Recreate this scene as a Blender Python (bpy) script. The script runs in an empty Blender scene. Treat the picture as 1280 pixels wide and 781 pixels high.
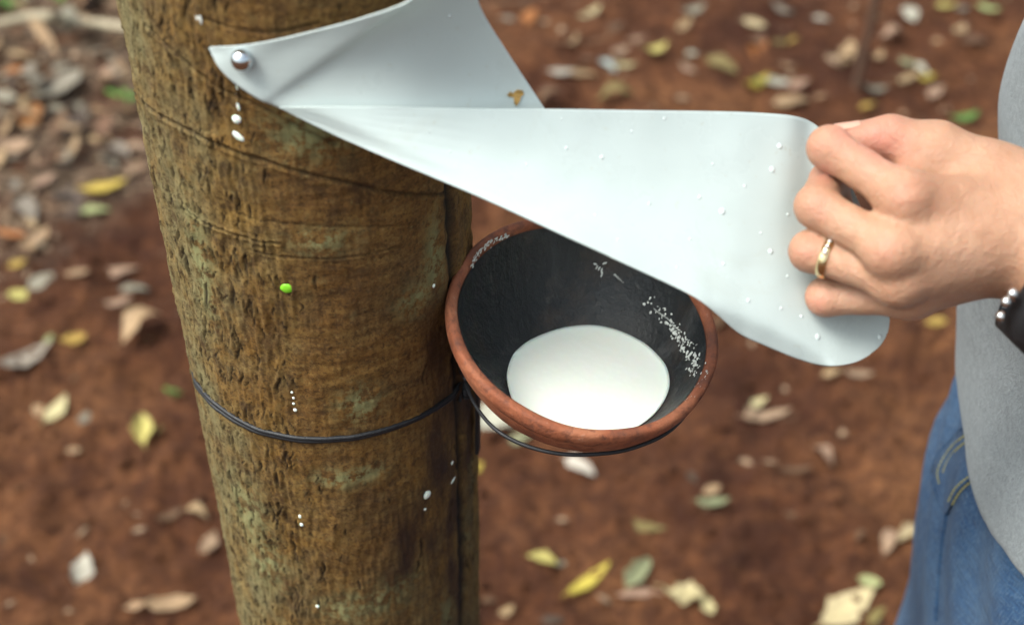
import bpy, math, random
import numpy as np
from mathutils import Vector, Matrix
rnd = random.Random(7)
rs = np.random.RandomState(11)

# ------------------------------------------------------------------ camera model
F = 1280*50/36.0; TH = math.radians(40); CZ = 1.60
RV = np.array([1.0, 0, 0]); FV = np.array([0, math.cos(TH), -math.sin(TH)]); DV = np.array([0, -math.sin(TH), -math.cos(TH)])
CAM = np.array([0, 0, CZ])
def ray(px, py):
    return FV + RV*((px-640)/F) + DV*((py-390.5)/F)
def P(px, py, d):
    return CAM + ray(px, py)*d
def proj(p):
    q = np.asarray(p)-CAM; d = q@FV
    return 640+F*(q@RV)/d, 390.5+F*(q@DV)/d, d

scene = bpy.context.scene
COL = scene.collection

# ------------------------------------------------------------------ helpers
def link(o, parent=None):
    COL.objects.link(o)
    if parent is not None: o.parent = parent
    return o
def mesh_obj(name, verts, faces, mat=None, parent=None, smooth=True, attrs=None):
    """verts (n,3) world (or parent space) coordinates, faces: (m,4)/(m,3) array or list"""
    me = bpy.data.meshes.new(name)
    v = np.asarray(verts, dtype=np.float32)
    if isinstance(faces, np.ndarray):
        k = faces.shape[1]; m = len(faces)
        me.vertices.add(len(v)); me.vertices.foreach_set('co', v.ravel())
        me.loops.add(m*k); me.loops.foreach_set('vertex_index', faces.astype(np.int32).ravel())
        me.polygons.add(m)
        me.polygons.foreach_set('loop_start', np.arange(0, m*k, k, dtype=np.int32))
        me.update(calc_edges=True)
        me.validate()
    else:
        me.from_pydata([tuple(map(float, a)) for a in v], [], [tuple(map(int, f)) for f in faces])
    if smooth:
        me.polygons.foreach_set('use_smooth', np.ones(len(me.polygons), dtype=bool))
    if attrs:
        for k_, a in attrs.items():
            at = me.attributes.new(k_, 'FLOAT', 'POINT'); at.data.foreach_set('value', np.asarray(a, dtype=np.float32).ravel())
    if mat is not None: me.materials.append(mat)
    me.update()
    o = bpy.data.objects.new(name, me)
    return link(o, parent)
def empty(name, loc=(0, 0, 0)):
    o = bpy.data.objects.new(name, None); o.location = tuple(map(float, loc)); o.empty_display_size = .02
    return link(o)
def tag(o, label=None, cat=None, group=None, kind=None):
    if label: o['label'] = label
    if cat: o['category'] = cat
    if group: o['group'] = group
    if kind: o['kind'] = kind
    return o
def grid_faces(nu, nv, wrap_u=False, wrap_v=False):
    fu = nu if wrap_u else nu-1; fv = nv if wrap_v else nv-1
    i, j = np.meshgrid(np.arange(fu), np.arange(fv), indexing='ij')
    i2 = (i+1) % nu; j2 = (j+1) % nv
    return np.stack([i*nv+j, i2*nv+j, i2*nv+j2, i*nv+j2], -1).reshape(-1, 4)
def spline(pts, ts):
    """catmull-rom through pts, sampled at ts in [0,1] by index"""
    pts = np.asarray(pts, float); n = len(pts)
    t = np.clip(np.asarray(ts)*(n-1), 0, n-1-1e-9); i = t.astype(int); u = (t-i)[:, None]
    p0 = pts[np.maximum(i-1, 0)]; p1 = pts[i]; p2 = pts[i+1]; p3 = pts[np.minimum(i+2, n-1)]
    return .5*((2*p1)+(-p0+p2)*u+(2*p0-5*p1+4*p2-p3)*u*u+(-p0+3*p1-3*p2+p3)*u**3)
def tube_arrays(path, rad, n=8, closed=False):
    path = np.asarray(path, float); m = len(path)
    rad = np.broadcast_to(np.asarray(rad, float), (m,))
    if closed: T = np.roll(path, -1, 0)-np.roll(path, 1, 0)
    else: T = np.gradient(path, axis=0)
    T /= np.linalg.norm(T, axis=1)[:, None]+1e-12
    N = np.zeros_like(T); ref = np.array([0, 0, 1.0]) if abs(T[0][2]) < .9 else np.array([1.0, 0, 0])
    nrm = np.cross(T[0], ref); nrm /= np.linalg.norm(nrm); N[0] = nrm
    for i in range(1, m):
        nrm = N[i-1]-T[i]*(N[i-1]@T[i]); N[i] = nrm/(np.linalg.norm(nrm)+1e-12)
    B = np.cross(T, N)
    a = np.linspace(0, 2*math.pi, n, endpoint=False)
    V = path[:, None]+rad[:, None, None]*(N[:, None]*np.cos(a)[None, :, None]+B[:, None]*np.sin(a)[None, :, None])
    Fc = grid_faces(m, n, wrap_u=closed, wrap_v=True).tolist()
    if not closed:
        Fc.append(list(range(n))[::-1]); Fc.append([(m-1)*n+k for k in range(n)])
    return V.reshape(-1, 3), Fc
class MB:
    def __init__(s): s.v = []; s.f = []; s.n = 0
    def add(s, v, f):
        s.v.append(np.asarray(v, float)); s.f += [[a+s.n for a in q] for q in (f.tolist() if isinstance(f, np.ndarray) else f)]; s.n += len(v)
        return s
    def tube(s, path, rad, n=8, closed=False): return s.add(*tube_arrays(path, rad, n, closed))
    def build(s, name, mat, parent=None, smooth=True): return mesh_obj(name, np.concatenate(s.v), s.f, mat, parent, smooth)
def ico(sub=2):
    import bmesh
    bm = bmesh.new(); bmesh.ops.create_icosphere(bm, subdivisions=sub, radius=1)
    v = np.array([x.co[:] for x in bm.verts]); f = [[w.index for w in q.verts] for q in bm.faces]; bm.free()
    return v, f
ICO1, ICO2, ICO3, ICO4 = ico(1), ico(2), ico(3), ico(4)
def frame_from(nrm, up=(0, 0, 1)):
    nrm = np.asarray(nrm, float); nrm = nrm/np.linalg.norm(nrm)
    x = np.cross(np.asarray(up, float), nrm)
    if np.linalg.norm(x) < 1e-5: x = np.array([1.0, 0, 0])
    x /= np.linalg.norm(x); y = np.cross(nrm, x)
    return np.stack([x, y, nrm])     # rows: local x, y, z axes in world

# ---- noise
def perlin(x, y, seed=0, px=None):
    xi = np.floor(x).astype(np.int64); yi = np.floor(y).astype(np.int64); fx = x-xi; fy = y-yi
    if px: w = lambda a: np.mod(a, px)
    else: w = lambda a: a
    def g(a, b):
        h = (w(a)*374761393+b*668265263+seed*974634777) & 0xffffffff
        h = ((h ^ (h >> 13))*1274126177) & 0xffffffff
        h = h ^ (h >> 16)
        ang = (h & 0xffff)/65535.0*2*np.pi
        return np.cos(ang), np.sin(ang)
    u = fx*fx*fx*(fx*(fx*6-15)+10); v = fy*fy*fy*(fy*(fy*6-15)+10)
    def dot(a, b, dx, dy):
        gx, gy = g(a, b); return gx*dx+gy*dy
    n00 = dot(xi, yi, fx, fy); n10 = dot(xi+1, yi, fx-1, fy); n01 = dot(xi, yi+1, fx, fy-1); n11 = dot(xi+1, yi+1, fx-1, fy-1)
    return (n00*(1-u)+n10*u)*(1-v)+(n01*(1-u)+n11*u)*v
def smoothstep(a, b, x):
    t = np.clip((x-a)/(b-a), 0, 1); return t*t*(3-2*t)

# ---- surface nets
def surfnet(fn, lo, hi, h):
    lo = np.asarray(lo, float); n = np.ceil((np.asarray(hi)-lo)/h).astype(int)+1
    ax = [lo[k]+np.arange(n[k])*h for k in range(3)]
    D = np.empty(tuple(n), dtype=np.float32)
    for s in range(0, n[0], 24):
        X, Y, Z = np.meshgrid(ax[0][s:s+24], ax[1], ax[2], indexing='ij')
        D[s:s+24] = fn(X, Y, Z)
    S = D < 0
    c = np.zeros(tuple(n-1), dtype=np.int8)
    for dx in (0, 1):
        for dy in (0, 1):
            for dz in (0, 1):
                c += S[dx:n[0]-1+dx, dy:n[1]-1+dy, dz:n[2]-1+dz]
    act = (c > 0) & (c < 8)
    I = np.argwhere(act); idx = np.full(tuple(n-1), -1, dtype=np.int64); idx[act] = np.arange(len(I))
    acc = np.zeros((len(I), 3)); cnt = np.zeros(len(I))
    cr = [(a, b, cc) for a in (0, 1) for b in (0, 1) for cc in (0, 1)]
    for a in cr:
        for axn in range(3):
            if a[axn]: continue
            b = list(a); b[axn] = 1
            da = D[I[:, 0]+a[0], I[:, 1]+a[1], I[:, 2]+a[2]]; db = D[I[:, 0]+b[0], I[:, 1]+b[1], I[:, 2]+b[2]]
            m = (da < 0) != (db < 0)
            t = np.where(m, da/np.where(m, da-db, 1), 0)
            p = np.array(a, float)[None]+np.zeros((len(I), 3)); p[:, axn] = t
            acc += p*m[:, None]; cnt += m
    V = lo+(I+acc/cnt[:, None])*h
    faces = []
    for axn in range(3):
        u, v = [(1, 2), (2, 0), (0, 1)][axn]
        sl0 = [slice(None)]*3; sl1 = [slice(None)]*3
        sl0[axn] = slice(0, n[axn]-1); sl1[axn] = slice(1, n[axn])
        ch = S[tuple(sl0)] != S[tuple(sl1)]
        E_ = np.argwhere(ch)
        ok = (E_[:, u] > 0) & (E_[:, v] > 0) & (E_[:, u] < n[u]-1) & (E_[:, v] < n[v]-1)
        E_ = E_[ok]
        ins = S[tuple(E_.T)]
        def gi(du, dv):
            q = E_.copy(); q[:, u] -= du; q[:, v] -= dv
            return idx[tuple(q.T)]
        quad = np.stack([gi(1, 1), gi(0, 1), gi(0, 0), gi(1, 0)], -1)
        quad[~ins] = quad[~ins][:, ::-1]
        faces.append(quad)
    return V, np.concatenate(faces)
def smin(a, b, k):
    h = np.maximum(k-np.abs(a-b), 0)/k
    return np.minimum(a, b)-h*h*k*.25
def smax(a, b, k): return -smin(-a, -b, k)
def cap(X, Y, Z, a, b, ra, rb):
    ba = b-a; L = ba@ba
    t = np.clip(((X-a[0])*ba[0]+(Y-a[1])*ba[1]+(Z-a[2])*ba[2])/L, 0, 1)
    return np.sqrt((X-a[0]-t*ba[0])**2+(Y-a[1]-t*ba[1])**2+(Z-a[2]-t*ba[2])**2)-(ra+(rb-ra)*t)
def ell(X, Y, Z, c, r):
    k0 = np.sqrt(((X-c[0])/r[0])**2+((Y-c[1])/r[1])**2+((Z-c[2])/r[2])**2)
    return (k0-1)*min(r)

# ------------------------------------------------------------------ materials
class NT:
    def __init__(s, name):
        s.m = bpy.data.materials.new(name); s.m.use_nodes = True; s.t = s.m.node_tree; s.t.nodes.clear()
        s.out = s.t.nodes.new('ShaderNodeOutputMaterial')
    def n(s, typ, ins=None, **kw):
        nd = s.t.nodes.new(typ)
        for k, v in kw.items(): setattr(nd, k, v)
        for k, v in (ins or {}).items():
            if isinstance(v, bpy.types.NodeSocket): s.t.links.new(v, nd.inputs[k])
            else: nd.inputs[k].default_value = v
        return nd
    def noise(s, scale, detail=4, rough=.55, vec=None, dist=0):
        nd = s.n('ShaderNodeTexNoise', {'Scale': scale, 'Detail': detail, 'Roughness': rough, 'Distortion': dist})
        if vec is not None: s.t.links.new(vec, nd.inputs['Vector'])
        return nd.outputs['Fac']
    def obj(s, sc=None):
        c = s.n('ShaderNodeTexCoord').outputs['Object']
        if sc: c = s.n('ShaderNodeMapping', {'Vector': c, 'Scale': sc}).outputs['Vector']
        return c
    def ramp(s, fac, stops, interp='LINEAR'):
        nd = s.n('ShaderNodeValToRGB', {'Fac': fac}); cr = nd.color_ramp; cr.interpolation = interp
        while len(cr.elements) < len(stops): cr.elements.new(.5)
        for e, (p, c) in zip(cr.elements, stops):
            e.position = p; e.color = (*c, 1) if not isinstance(c, (int, float)) else (c, c, c, 1)
        return nd.outputs['Color']
    def mix(s, fac, a, b, mode='MIX'):
        nd = s.t.nodes.new('ShaderNodeMix'); nd.data_type = 'RGBA'; nd.blend_type = mode
        for sock, v in ((nd.inputs[0], fac), (nd.inputs[6], a), (nd.inputs[7], b)):
            if isinstance(v, bpy.types.NodeSocket): s.t.links.new(v, sock)
            elif isinstance(v, (int, float)): sock.default_value = v
            else: sock.default_value = (*v, 1)
        return nd.outputs[2]
    def math(s, op, a, b=0.0, clamp=False):
        nd = s.t.nodes.new('ShaderNodeMath'); nd.operation = op; nd.use_clamp = clamp
        for sock, v in zip(nd.inputs, (a, b)):
            if isinstance(v, bpy.types.NodeSocket): s.t.links.new(v, sock)
            else: sock.default_value = v
        return nd.outputs[0]
    def attr(s, name): return s.n('ShaderNodeAttribute', attribute_name=name).outputs['Fac']
    def bump(s, h, dist=.001, strength=1.0, normal=None):
        i = {'Height': h, 'Distance': dist, 'Strength': strength}
        if normal is not None: i['Normal'] = normal
        return s.n('ShaderNodeBump', i).outputs['Normal']
    def bsdf(s, color, rough=.6, normal=None, **kw):
        i = {'Base Color': color if isinstance(color, bpy.types.NodeSocket) else (*color, 1), 'Roughness': rough}
        if normal is not None: i['Normal'] = normal
        i.update({k.replace('_', ' '): v for k, v in kw.items()})
        nd = s.n('ShaderNodeBsdfPrincipled', i)
        s.t.links.new(nd.outputs[0], s.out.inputs[0]); return nd
def simple(name, color, rough=.6, var=.25, scale=60, bump=0.0, bscale=400, **kw):
    t = NT(name); nz = t.noise(scale, 5, .6, t.obj())
    c = t.mix(nz, tuple(a*(1-var) for a in color), tuple(min(1, a*(1+var)) for a in color))
    nm = t.bump(t.noise(bscale, 3, .6, t.obj()), bump) if bump else None
    t.bsdf(c, rough, nm, **kw); return t.m

def mat_soil():
    t = NT('red_soil'); v = t.obj()
    a = t.noise(2.2, 5, .6, v); b = t.noise(14, 8, .7, v); c = t.noise(85, 6, .7, v); d = t.noise(300, 4, .6, v)
    col = t.ramp(a, [(.38, (.030, .010, .005)), (.5, (.062, .023, .010)), (.64, (.108, .046, .020))])
    col = t.mix(t.ramp(b, [(.38, 0.0), (.62, 1.0)]), col, t.mix(1.0, col, (1.7, 1.72, 1.65), 'MULTIPLY'))
    e = t.noise(38, 8, .78, v)
    col = t.mix(t.ramp(e, [(.38, .85), (.52, 0.0)]), col, (.030, .010, .006))
    col = t.mix(t.ramp(e, [(.54, 0.0), (.66, .55)]), col, (.19, .082, .036))
    col = t.mix(t.ramp(c, [(.34, .9), (.55, 0.0)]), col, (.040, .016, .010))
    col = t.mix(t.ramp(d, [(.60, 0.0), (.74, .6)]), col, (.24, .12, .065))
    litter = t.attr('litter')
    lc = t.ramp(t.noise(34, 7, .72, v), [(.33, (.016, .010, .007)), (.47, (.060, .040, .027)), (.60, (.13, .092, .066)), (.73, (.23, .18, .14))])
    lm = t.math('MULTIPLY', litter, t.ramp(t.noise(11, 6, .7, v), [(.36, 0.0), (.54, 1.0)]))
    col = t.mix(lm, col, lc)
    h = t.math('ADD', t.math('MULTIPLY', c, .7), t.math('MULTIPLY', d, .3))
    t.bsdf(col, .95, t.bump(h, .010), Specular_IOR_Level=.15)
    return t.m
def mat_bark():
    t = NT('rubber_tree_bark'); v = t.obj(); vs = t.obj((1, 1, .62)); vh = t.obj((1, 1, 4.5))
    a = t.noise(9, 5, .6, v); b = t.noise(38, 7, .68, v); c = t.noise(150, 7, .72, vs); hz = t.noise(45, 5, .65, vh); fine = t.noise(520, 6, .78, v); clot = t.noise(75, 8, .8, v)
    col = t.ramp(a, [(.30, (.120, .052, .010)), (.48, (.215, .108, .021)), (.68, (.29, .172, .042))])
    col = t.mix(t.ramp(b, [(.44, 0.0), (.68, .65)]), col, (.165, .125, .052))
    col = t.mix(t.ramp(c, [(.34, .8), (.52, 0.0)]), col, (.040, .019, .008))
    sm = t.attr('smoothbark')
    hcol = t.ramp(hz, [(.32, (.090, .035, .007)), (.5, (.180, .078, .015)), (.70, (.265, .140, .034))])
    col = t.mix(t.math('MULTIPLY', sm, .72), col, hcol)
    col = t.mix(t.math('MULTIPLY', t.attr('olive'), t.ramp(b, [(.3, .2), (.62, .95)])), col, (.19, .165, .078))
    col = t.mix(t.ramp(fine, [(.36, .85), (.5, 0.0)]), col, (.038, .018, .006))
    col = t.mix(t.ramp(clot, [(.38, .75), (.50, 0.0)]), col, (.055, .026, .008))
    col = t.mix(t.ramp(clot, [(.56, 0.0), (.68, .5)]), col, (.22, .165, .065))
    col = t.mix(t.ramp(fine, [(.56, 0.0), (.68, .55)]), col, (.27, .215, .095))
    col = t.mix(t.math('MULTIPLY', t.attr('lichen'), t.ramp(t.noise(110, 8, .8, v), [(.46, 0.0), (.53, .8)])), col, (.25, .26, .12))
    col = t.mix(t.math('MULTIPLY', t.attr('wet'), t.ramp(b, [(.25, .55), (.6, 1.0)])), col, (.040, .019, .010))
    col = t.mix(t.math('MULTIPLY', t.attr('crack'), 1.0), col, (.016, .009, .004))  # crack insides: dark inner bark, with shade also painted into the colour
    col = t.mix(t.attr('groove'), col, (.012, .009, .007))
    h = t.math('ADD', t.math('MULTIPLY', clot, .55), t.math('ADD', t.math('MULTIPLY', fine, .45), t.math('MULTIPLY', hz, .18)))
    t.bsdf(col, t.math('SUBTRACT', .82, t.math('MULTIPLY', t.attr('wet'), .25)), t.bump(h, .0017), Specular_IOR_Level=.3)
    return t.m
def mat_leaf():
    t = NT('fallen_leaf'); oc = t.n('ShaderNodeObjectInfo').outputs['Color']; v = t.obj()
    nz = t.noise(40, 6, .7, v); n2 = t.noise(150, 5, .7, v)
    col = t.mix(t.ramp(nz, [(.36, .55), (.6, 0.0)]), oc, t.mix(1.0, oc, (.50, .42, .33), 'MULTIPLY'))
    col = t.mix(t.ramp(n2, [(.60, 0.0), (.75, .5)]), col, (.09, .05, .025))
    ve = t.attr('vein'); col = t.mix(t.math('MULTIPLY', ve, .45), col, t.mix(1.0, oc, (1.3, 1.3, 1.2), 'MULTIPLY'))
    nm = t.bump(t.math('ADD', nz, ve), .0012)
    p = t.bsdf(col, .6, nm, Specular_IOR_Level=.35)
    tr = t.n('ShaderNodeBsdfTranslucent', {'Color': col}); mx = t.n('ShaderNodeMixShader', {0: .12, 1: p.outputs[0], 2: tr.outputs[0]})
    t.t.links.new(mx.outputs[0], t.out.inputs[0]); return t.m
def mat_sheet():
    t = NT('milky_plastic'); v = t.obj()
    nz = t.noise(18, 5, .6, v); sp = t.noise(260, 3, .5, v)
    col = t.mix(t.ramp(nz, [(.4, 0.0), (.7, .6)]), (.62, .695, .69), (.575, .645, .635))
    col = t.mix(t.ramp(sp, [(.66, 0.0), (.78, .45)]), col, (.48, .47, .38))
    sm = t.noise(9, 7, .75, v, 1.2); col = t.mix(t.ramp(sm, [(.56, 0.0), (.72, .30)]), col, (.46, .47, .40))
    scr = t.noise(90, 4, .6, t.obj((.06, 1, 1)))
    ro = t.ramp(nz, [(.35, .22), (.7, .38)])
    nm = t.bump(t.math('ADD', t.noise(30, 2, .4, v), t.math('MULTIPLY', scr, .25)), .0009)
    p = t.bsdf(col, ro, nm, IOR=1.46, Specular_IOR_Level=.5)
    tl = t.n('ShaderNodeBsdfTranslucent', {'Color': (.66, .76, .75, 1)})
    m1 = t.n('ShaderNodeMixShader', {0: .28, 1: p.outputs[0], 2: tl.outputs[0]})
    t.t.links.new(m1.outputs[0], t.out.inputs[0]); return t.m
def mat_terracotta():
    t = NT('terracotta'); v = t.obj()
    a = t.noise(30, 6, .65, v); b = t.noise(160, 5, .7, v)
    col = t.ramp(a, [(.32, (.12, .036, .016)), (.5, (.25, .072, .029)), (.72, (.36, .14, .070))])
    col = t.mix(t.ramp(b, [(.33, .8), (.5, 0.0)]), col, (.09, .03, .018))
    col = t.mix(t.ramp(b, [(.64, 0.0), (.78, .6)]), col, (.50, .36, .28))
    t.bsdf(col, .75, t.bump(t.math('ADD', a, b), .0012)); return t.m
def mat_glaze():
    t = NT('black_glaze'); v = t.obj()
    st = t.noise(34, 6, .7, t.obj((1, 1, .3)), .8)
    a = t.noise(26, 6, .7, v); b = t.noise(120, 6, .7, v)
    col = t.mix(t.ramp(a, [(.5, 0.0), (.68, .8)]), (.012, .014, .016), (.045, .030, .022))
    col = t.mix(t.ramp(b, [(.60, 0.0), (.76, .5)]), col, (.10, .095, .085))
    col = t.mix(t.ramp(st, [(.56, 0.0), (.72, .4)]), col, (.075, .078, .080))
    t.bsdf(col, t.ramp(st, [(.35, .25), (.7, .55)]), t.bump(t.math('ADD', b, st), .0012)); return t.m
def mat_latex():
    t = NT('white_latex'); v = t.obj()
    col = t.mix(t.noise(28, 4, .6, v), (.94, .96, .88), (.90, .94, .82))
    t.bsdf(col, .28, t.bump(t.noise(60, 3, .5, v), .0004), Subsurface_Weight=.25, Subsurface_Scale=.004); return t.m
def mat_skin():
    t = NT('skin'); v = t.obj()
    a = t.noise(30, 5, .6, v); b = t.noise(700, 4, .6, v); w = t.noise(190, 5, .65, t.obj((1, 1, 1)), .6)
    col = t.ramp(a, [(.32, (.37, .190, .120)), (.52, (.44, .245, .158)), (.72, (.50, .295, .20))])
    col = t.mix(t.math('MULTIPLY', t.attr('pink'), .85), col, (.56, .22, .165))
    col = t.mix(t.math('MULTIPLY', t.attr('tan'), .8), col, (.36, .19, .11))
    h = t.math('ADD', t.math('MULTIPLY', b, .25), w)
    t.bsdf(col, .48, t.bump(h, .0013), Subsurface_Weight=.35, Subsurface_Scale=.006, Specular_IOR_Level=.4); return t.m
def mat_shirt():
    t = NT('heather_grey_jersey'); v = t.obj()
    a = t.noise(9, 4, .6, v); b = t.noise(850, 3, .7, v); c = t.noise(240, 5, .75, v)
    col = t.ramp(a, [(.3, (.39, .44, .46)), (.7, (.48, .535, .555))])
    col = t.mix(t.ramp(c, [(.36, .55), (.6, 0.0)]), col, (.22, .25, .285))
    col = t.mix(t.ramp(b, [(.36, .5), (.6, 0.0)]), col, (.20, .22, .245))
    t.bsdf(col, .9, t.bump(t.math('ADD', b, c), .0012), Sheen_Weight=.2, Specular_IOR_Level=.15); return t.m
def mat_denim(light=0.0):
    t = NT('blue_denim'); v = t.obj()
    a = t.noise(7, 5, .65, v); w1 = t.noise(800, 4, .65, t.obj((1, 1, .12))); w2 = t.noise(800, 4, .65, t.obj((.12, .12, 1))); s = t.noise(55, 5, .7, t.obj((1, 1, .3)))
    col = t.ramp(a, [(.32, (.010, .038, .105)), (.5, (.024, .076, .180)), (.68, (.080, .165, .300))])
    col = t.mix(t.ramp(s, [(.46, 0.0), (.70, .35)]), col, (.075, .135, .22))
    col = t.mix(t.ramp(w1, [(.47, 0.0), (.66, .45)]), col, (.14, .22, .31))
    col = t.mix(t.ramp(w2, [(.36, .55), (.54, 0.0)]), col, (.014, .035, .09))
    col = t.mix(t.attr('fade'), col, t.mix(1.0, col, (1.9, 1.7, 1.5), 'MULTIPLY'))
    t.bsdf(col, .85, t.bump(t.math('ADD', w1, w2), .0015), Specular_IOR_Level=.2, Sheen_Weight=.1); return t.m

M = dict(soil=mat_soil(), bark=mat_bark(), leaf=mat_leaf(), sheet=mat_sheet(), terra=mat_terracotta(), glaze=mat_glaze(),
         latex=mat_latex(), skin=mat_skin(), shirt=mat_shirt(), denim=mat_denim())
M['chrome'] = simple('chrome', (.62, .66, .70), .08, .03, Metallic=1.0)
M['steel'] = simple('silver_stud', (.75, .75, .74), .22, .05, Metallic=1.0)
M['gold'] = simple('gold', (.84, .66, .38), .24, .06, Metallic=1.0)
M['wire'] = simple('black_wire', (.008, .009, .012), .55, .3, bump=.0003, bscale=900)
M['strap'] = simple('black_leather', (.006, .006, .008), .6, .3, bump=.0008, bscale=260)
M['thread'] = simple('yellow_thread', (.42, .38, .13), .8, .2)
M['rag'] = simple('dry_latex', (.62, .64, .60), .6, .3, 300)
M['branch'] = simple('pale_branch', (.34, .29, .20), .85, .35, 25, bump=.003, bscale=60)
M['stake'] = simple('dark_stem', (.075, .038, .022), .85, .3, 30, bump=.003, bscale=60)
M['green'] = simple('green_leaf', (.10, .22, .045), .5, .35, 30)
M['lime'] = simple('lime_fleck', (.22, .62, .03), .4, .15, 200)
M['crumb'] = simple('litter_crumb', (.22, .145, .09), .9, .7, 14)
M['hair'] = simple('black_hair', (.012, .010, .009), .45, .3, 200)
M['eye'] = simple('eye_white', (.75, .73, .70), .2, .03)
M['iris'] = simple('brown_iris', (.03, .015, .01), .15, .1)
M['shoe'] = simple('dark_rubber', (.03, .03, .035), .6, .3)
M['flake'] = simple('brown_flake', (.42, .25, .07), .7, .5, 260)
def mat_water():
    t = NT('clear_water')
    t.bsdf((.60, .67, .665), .04, None, Specular_IOR_Level=.8); return t.m
    g_ = t.n('ShaderNodeBsdfGlossy', {'Color': (1, 1, 1, 1), 'Roughness': .06}); tp = t.n('ShaderNodeBsdfTransparent')
    fr_ = t.n('ShaderNodeFresnel', {'IOR': 1.40}); mx = t.n('ShaderNodeMixShader', {0: t.math('MULTIPLY', fr_.outputs[0], .7, True), 1: tp.outputs[0], 2: g_.outputs[0]})
    t.t.links.new(mx.outputs[0], t.out.inputs[0]); return t.m
M['water'] = mat_water()
def mat_nail():
    t = NT('fingernail'); t.bsdf((.62, .34, .25), .30); return t.m
M['nail'] = mat_nail()

# ------------------------------------------------------------------ ground
def gh(x, y):
    x = np.asarray(x, float); y = np.asarray(y, float)
    near = np.exp(-((x/6)**2+((y-2)/6)**2))
    h = perlin(x*.9, y*.9, 1)*.05+perlin(x*3.1, y*3.1, 2)*.028
    h = h+near*(perlin(x*8.3, y*8.3, 3)*.028+perlin(x*19, y*19, 4)*.016+np.abs(perlin(x*43, y*43, 5))*.020+perlin(x*88, y*88, 6)*.0075)
    d = np.hypot(x+.10, y-.61)
    return h+.035*np.exp(-(d/.35)**2)
def ground_pt(px, py):
    r = ray(px, py); z = 0.0
    for _ in range(4):
        t = (z-CZ)/r[2]; p = CAM+r*t; z = float(gh(p[0], p[1]))
    return np.array([p[0], p[1], z])
def litter_amt(x, y):
    # dense grey-brown litter lies on the far left; bare red soil elsewhere
    q = np.stack([x, y], -1)
    s = (y-2.15)*.9-(x+.72)*.9
    s = s+perlin(x*3, y*3, 41)*.30
    far = smoothstep(2.9, 4.2, y)*.6
    return np.clip(smoothstep(-.12, .35, s)*smoothstep(.1, -.35, x)+far, 0, 1)
def warp(u, c, core, n):   # dense in the core, growing outward
    k = np.abs(u); return c+np.sign(u)*(core*np.minimum(k, 1)+np.where(k > 1, (np.exp((k-1)*5.2)-1)*core*.9, 0))
NU = 760
uu = np.linspace(-2.05, 2.05, NU)
gx = warp(uu, 0.0, 1.35, NU); gy = warp(uu, 2.1, 1.35, NU)
GX, GY = np.meshgrid(gx, gy, indexing='ij')
GZ = gh(GX, GY)
g = mesh_obj('ground', np.stack([GX, GY, GZ], -1).reshape(-1, 3), grid_faces(NU, NU), M['soil'], attrs={'litter': litter_amt(GX, GY)})
tag(g, kind='structure')

# soil clods: nobody could count them
mb_v = []; mb_f = []; nn = 0
iv, if_ = ICO1; if_ = np.array(if_)
for k in range(5200):
    x = rs.uniform(-1.5, 1.5); y = 1.0+rs.rand()**1.1*2.6
    if abs(x) > .55*y+.25: continue
    r = .0018+.0105*rs.rand()**3.2
    sc = np.array([1, 1, .65])*r*(1+.35*rs.randn(3)*.6)
    v = iv*(1+.22*rs.randn(len(iv), 1))*sc
    a = rs.rand()*6.28; c_, s_ = math.cos(a), math.sin(a)
    v = v@np.array([[c_, s_, 0], [-s_, c_, 0], [0, 0, 1]])
    v += np.array([x, y, float(gh(x, y))+r*.2])
    mb_v.append(v); mb_f.append(if_+nn); nn += len(iv)
o = mesh_obj('soil_clods', np.concatenate(mb_v), np.concatenate(mb_f), M['soil'], attrs={'litter': np.zeros(nn)})
tag(o, 'small crumbs and clods of red soil scattered over the bare ground', 'soil clods', kind='stuff')
# leaf crumbs and twigs in the litter
mb = MB()
for k in range(9000):
    x = rs.uniform(-1.7, 1.6); y = rs.uniform(1.1, 3.9)
    if abs(x) > .55*y+.25: continue
    la = float(litter_amt(np.array(x), np.array(y)))
    if rs.rand() > .035+la*.95: continue
    L = rs.uniform(.006, .028); W = L*rs.uniform(.25, .7); a = rs.rand()*6.28
    d = np.array([math.cos(a), math.sin(a), rs.uniform(-.35, .35)]); e = np.array([-math.sin(a), math.cos(a), rs.uniform(-.5, .5)])
    c = np.array([x, y, float(gh(x, y))+rs.uniform(.002, .010)])
    v = [c-d*L/2, c-e*W/2+[0, 0, rs.uniform(-.002, .004)], c+d*L/2, c+e*W/2+[0, 0, rs.uniform(-.002, .004)]]
    mb.add(np.array(v), [[0, 1, 2], [0, 2, 3]])
for k in range(900):
    x = rs.uniform(-1.5, 1.3); y = rs.uniform(1.2, 3.4)
    la = float(litter_amt(np.array(x), np.array(y)))
    if rs.rand() > .012+la: continue
    L = rs.uniform(.04, .16); a = rs.rand()*3.14
    pts = []
    for s_ in np.linspace(-.5, .5, 6):
        xx = x+math.cos(a)*L*s_+rs.randn()*.002; yy = y+math.sin(a)*L*s_+rs.randn()*.002
        pts.append([xx, yy, float(gh(xx, yy))+.005+rs.rand()*.004])
    mb.tube(pts, rs.uniform(.0008, .0022), 5)
o = mb.build('leaf_crumbs', M['crumb'], smooth=False)
tag(o, 'broken leaf crumbs and thin twigs strewn through the litter on the soil', 'leaf litter', kind='stuff')

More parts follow.
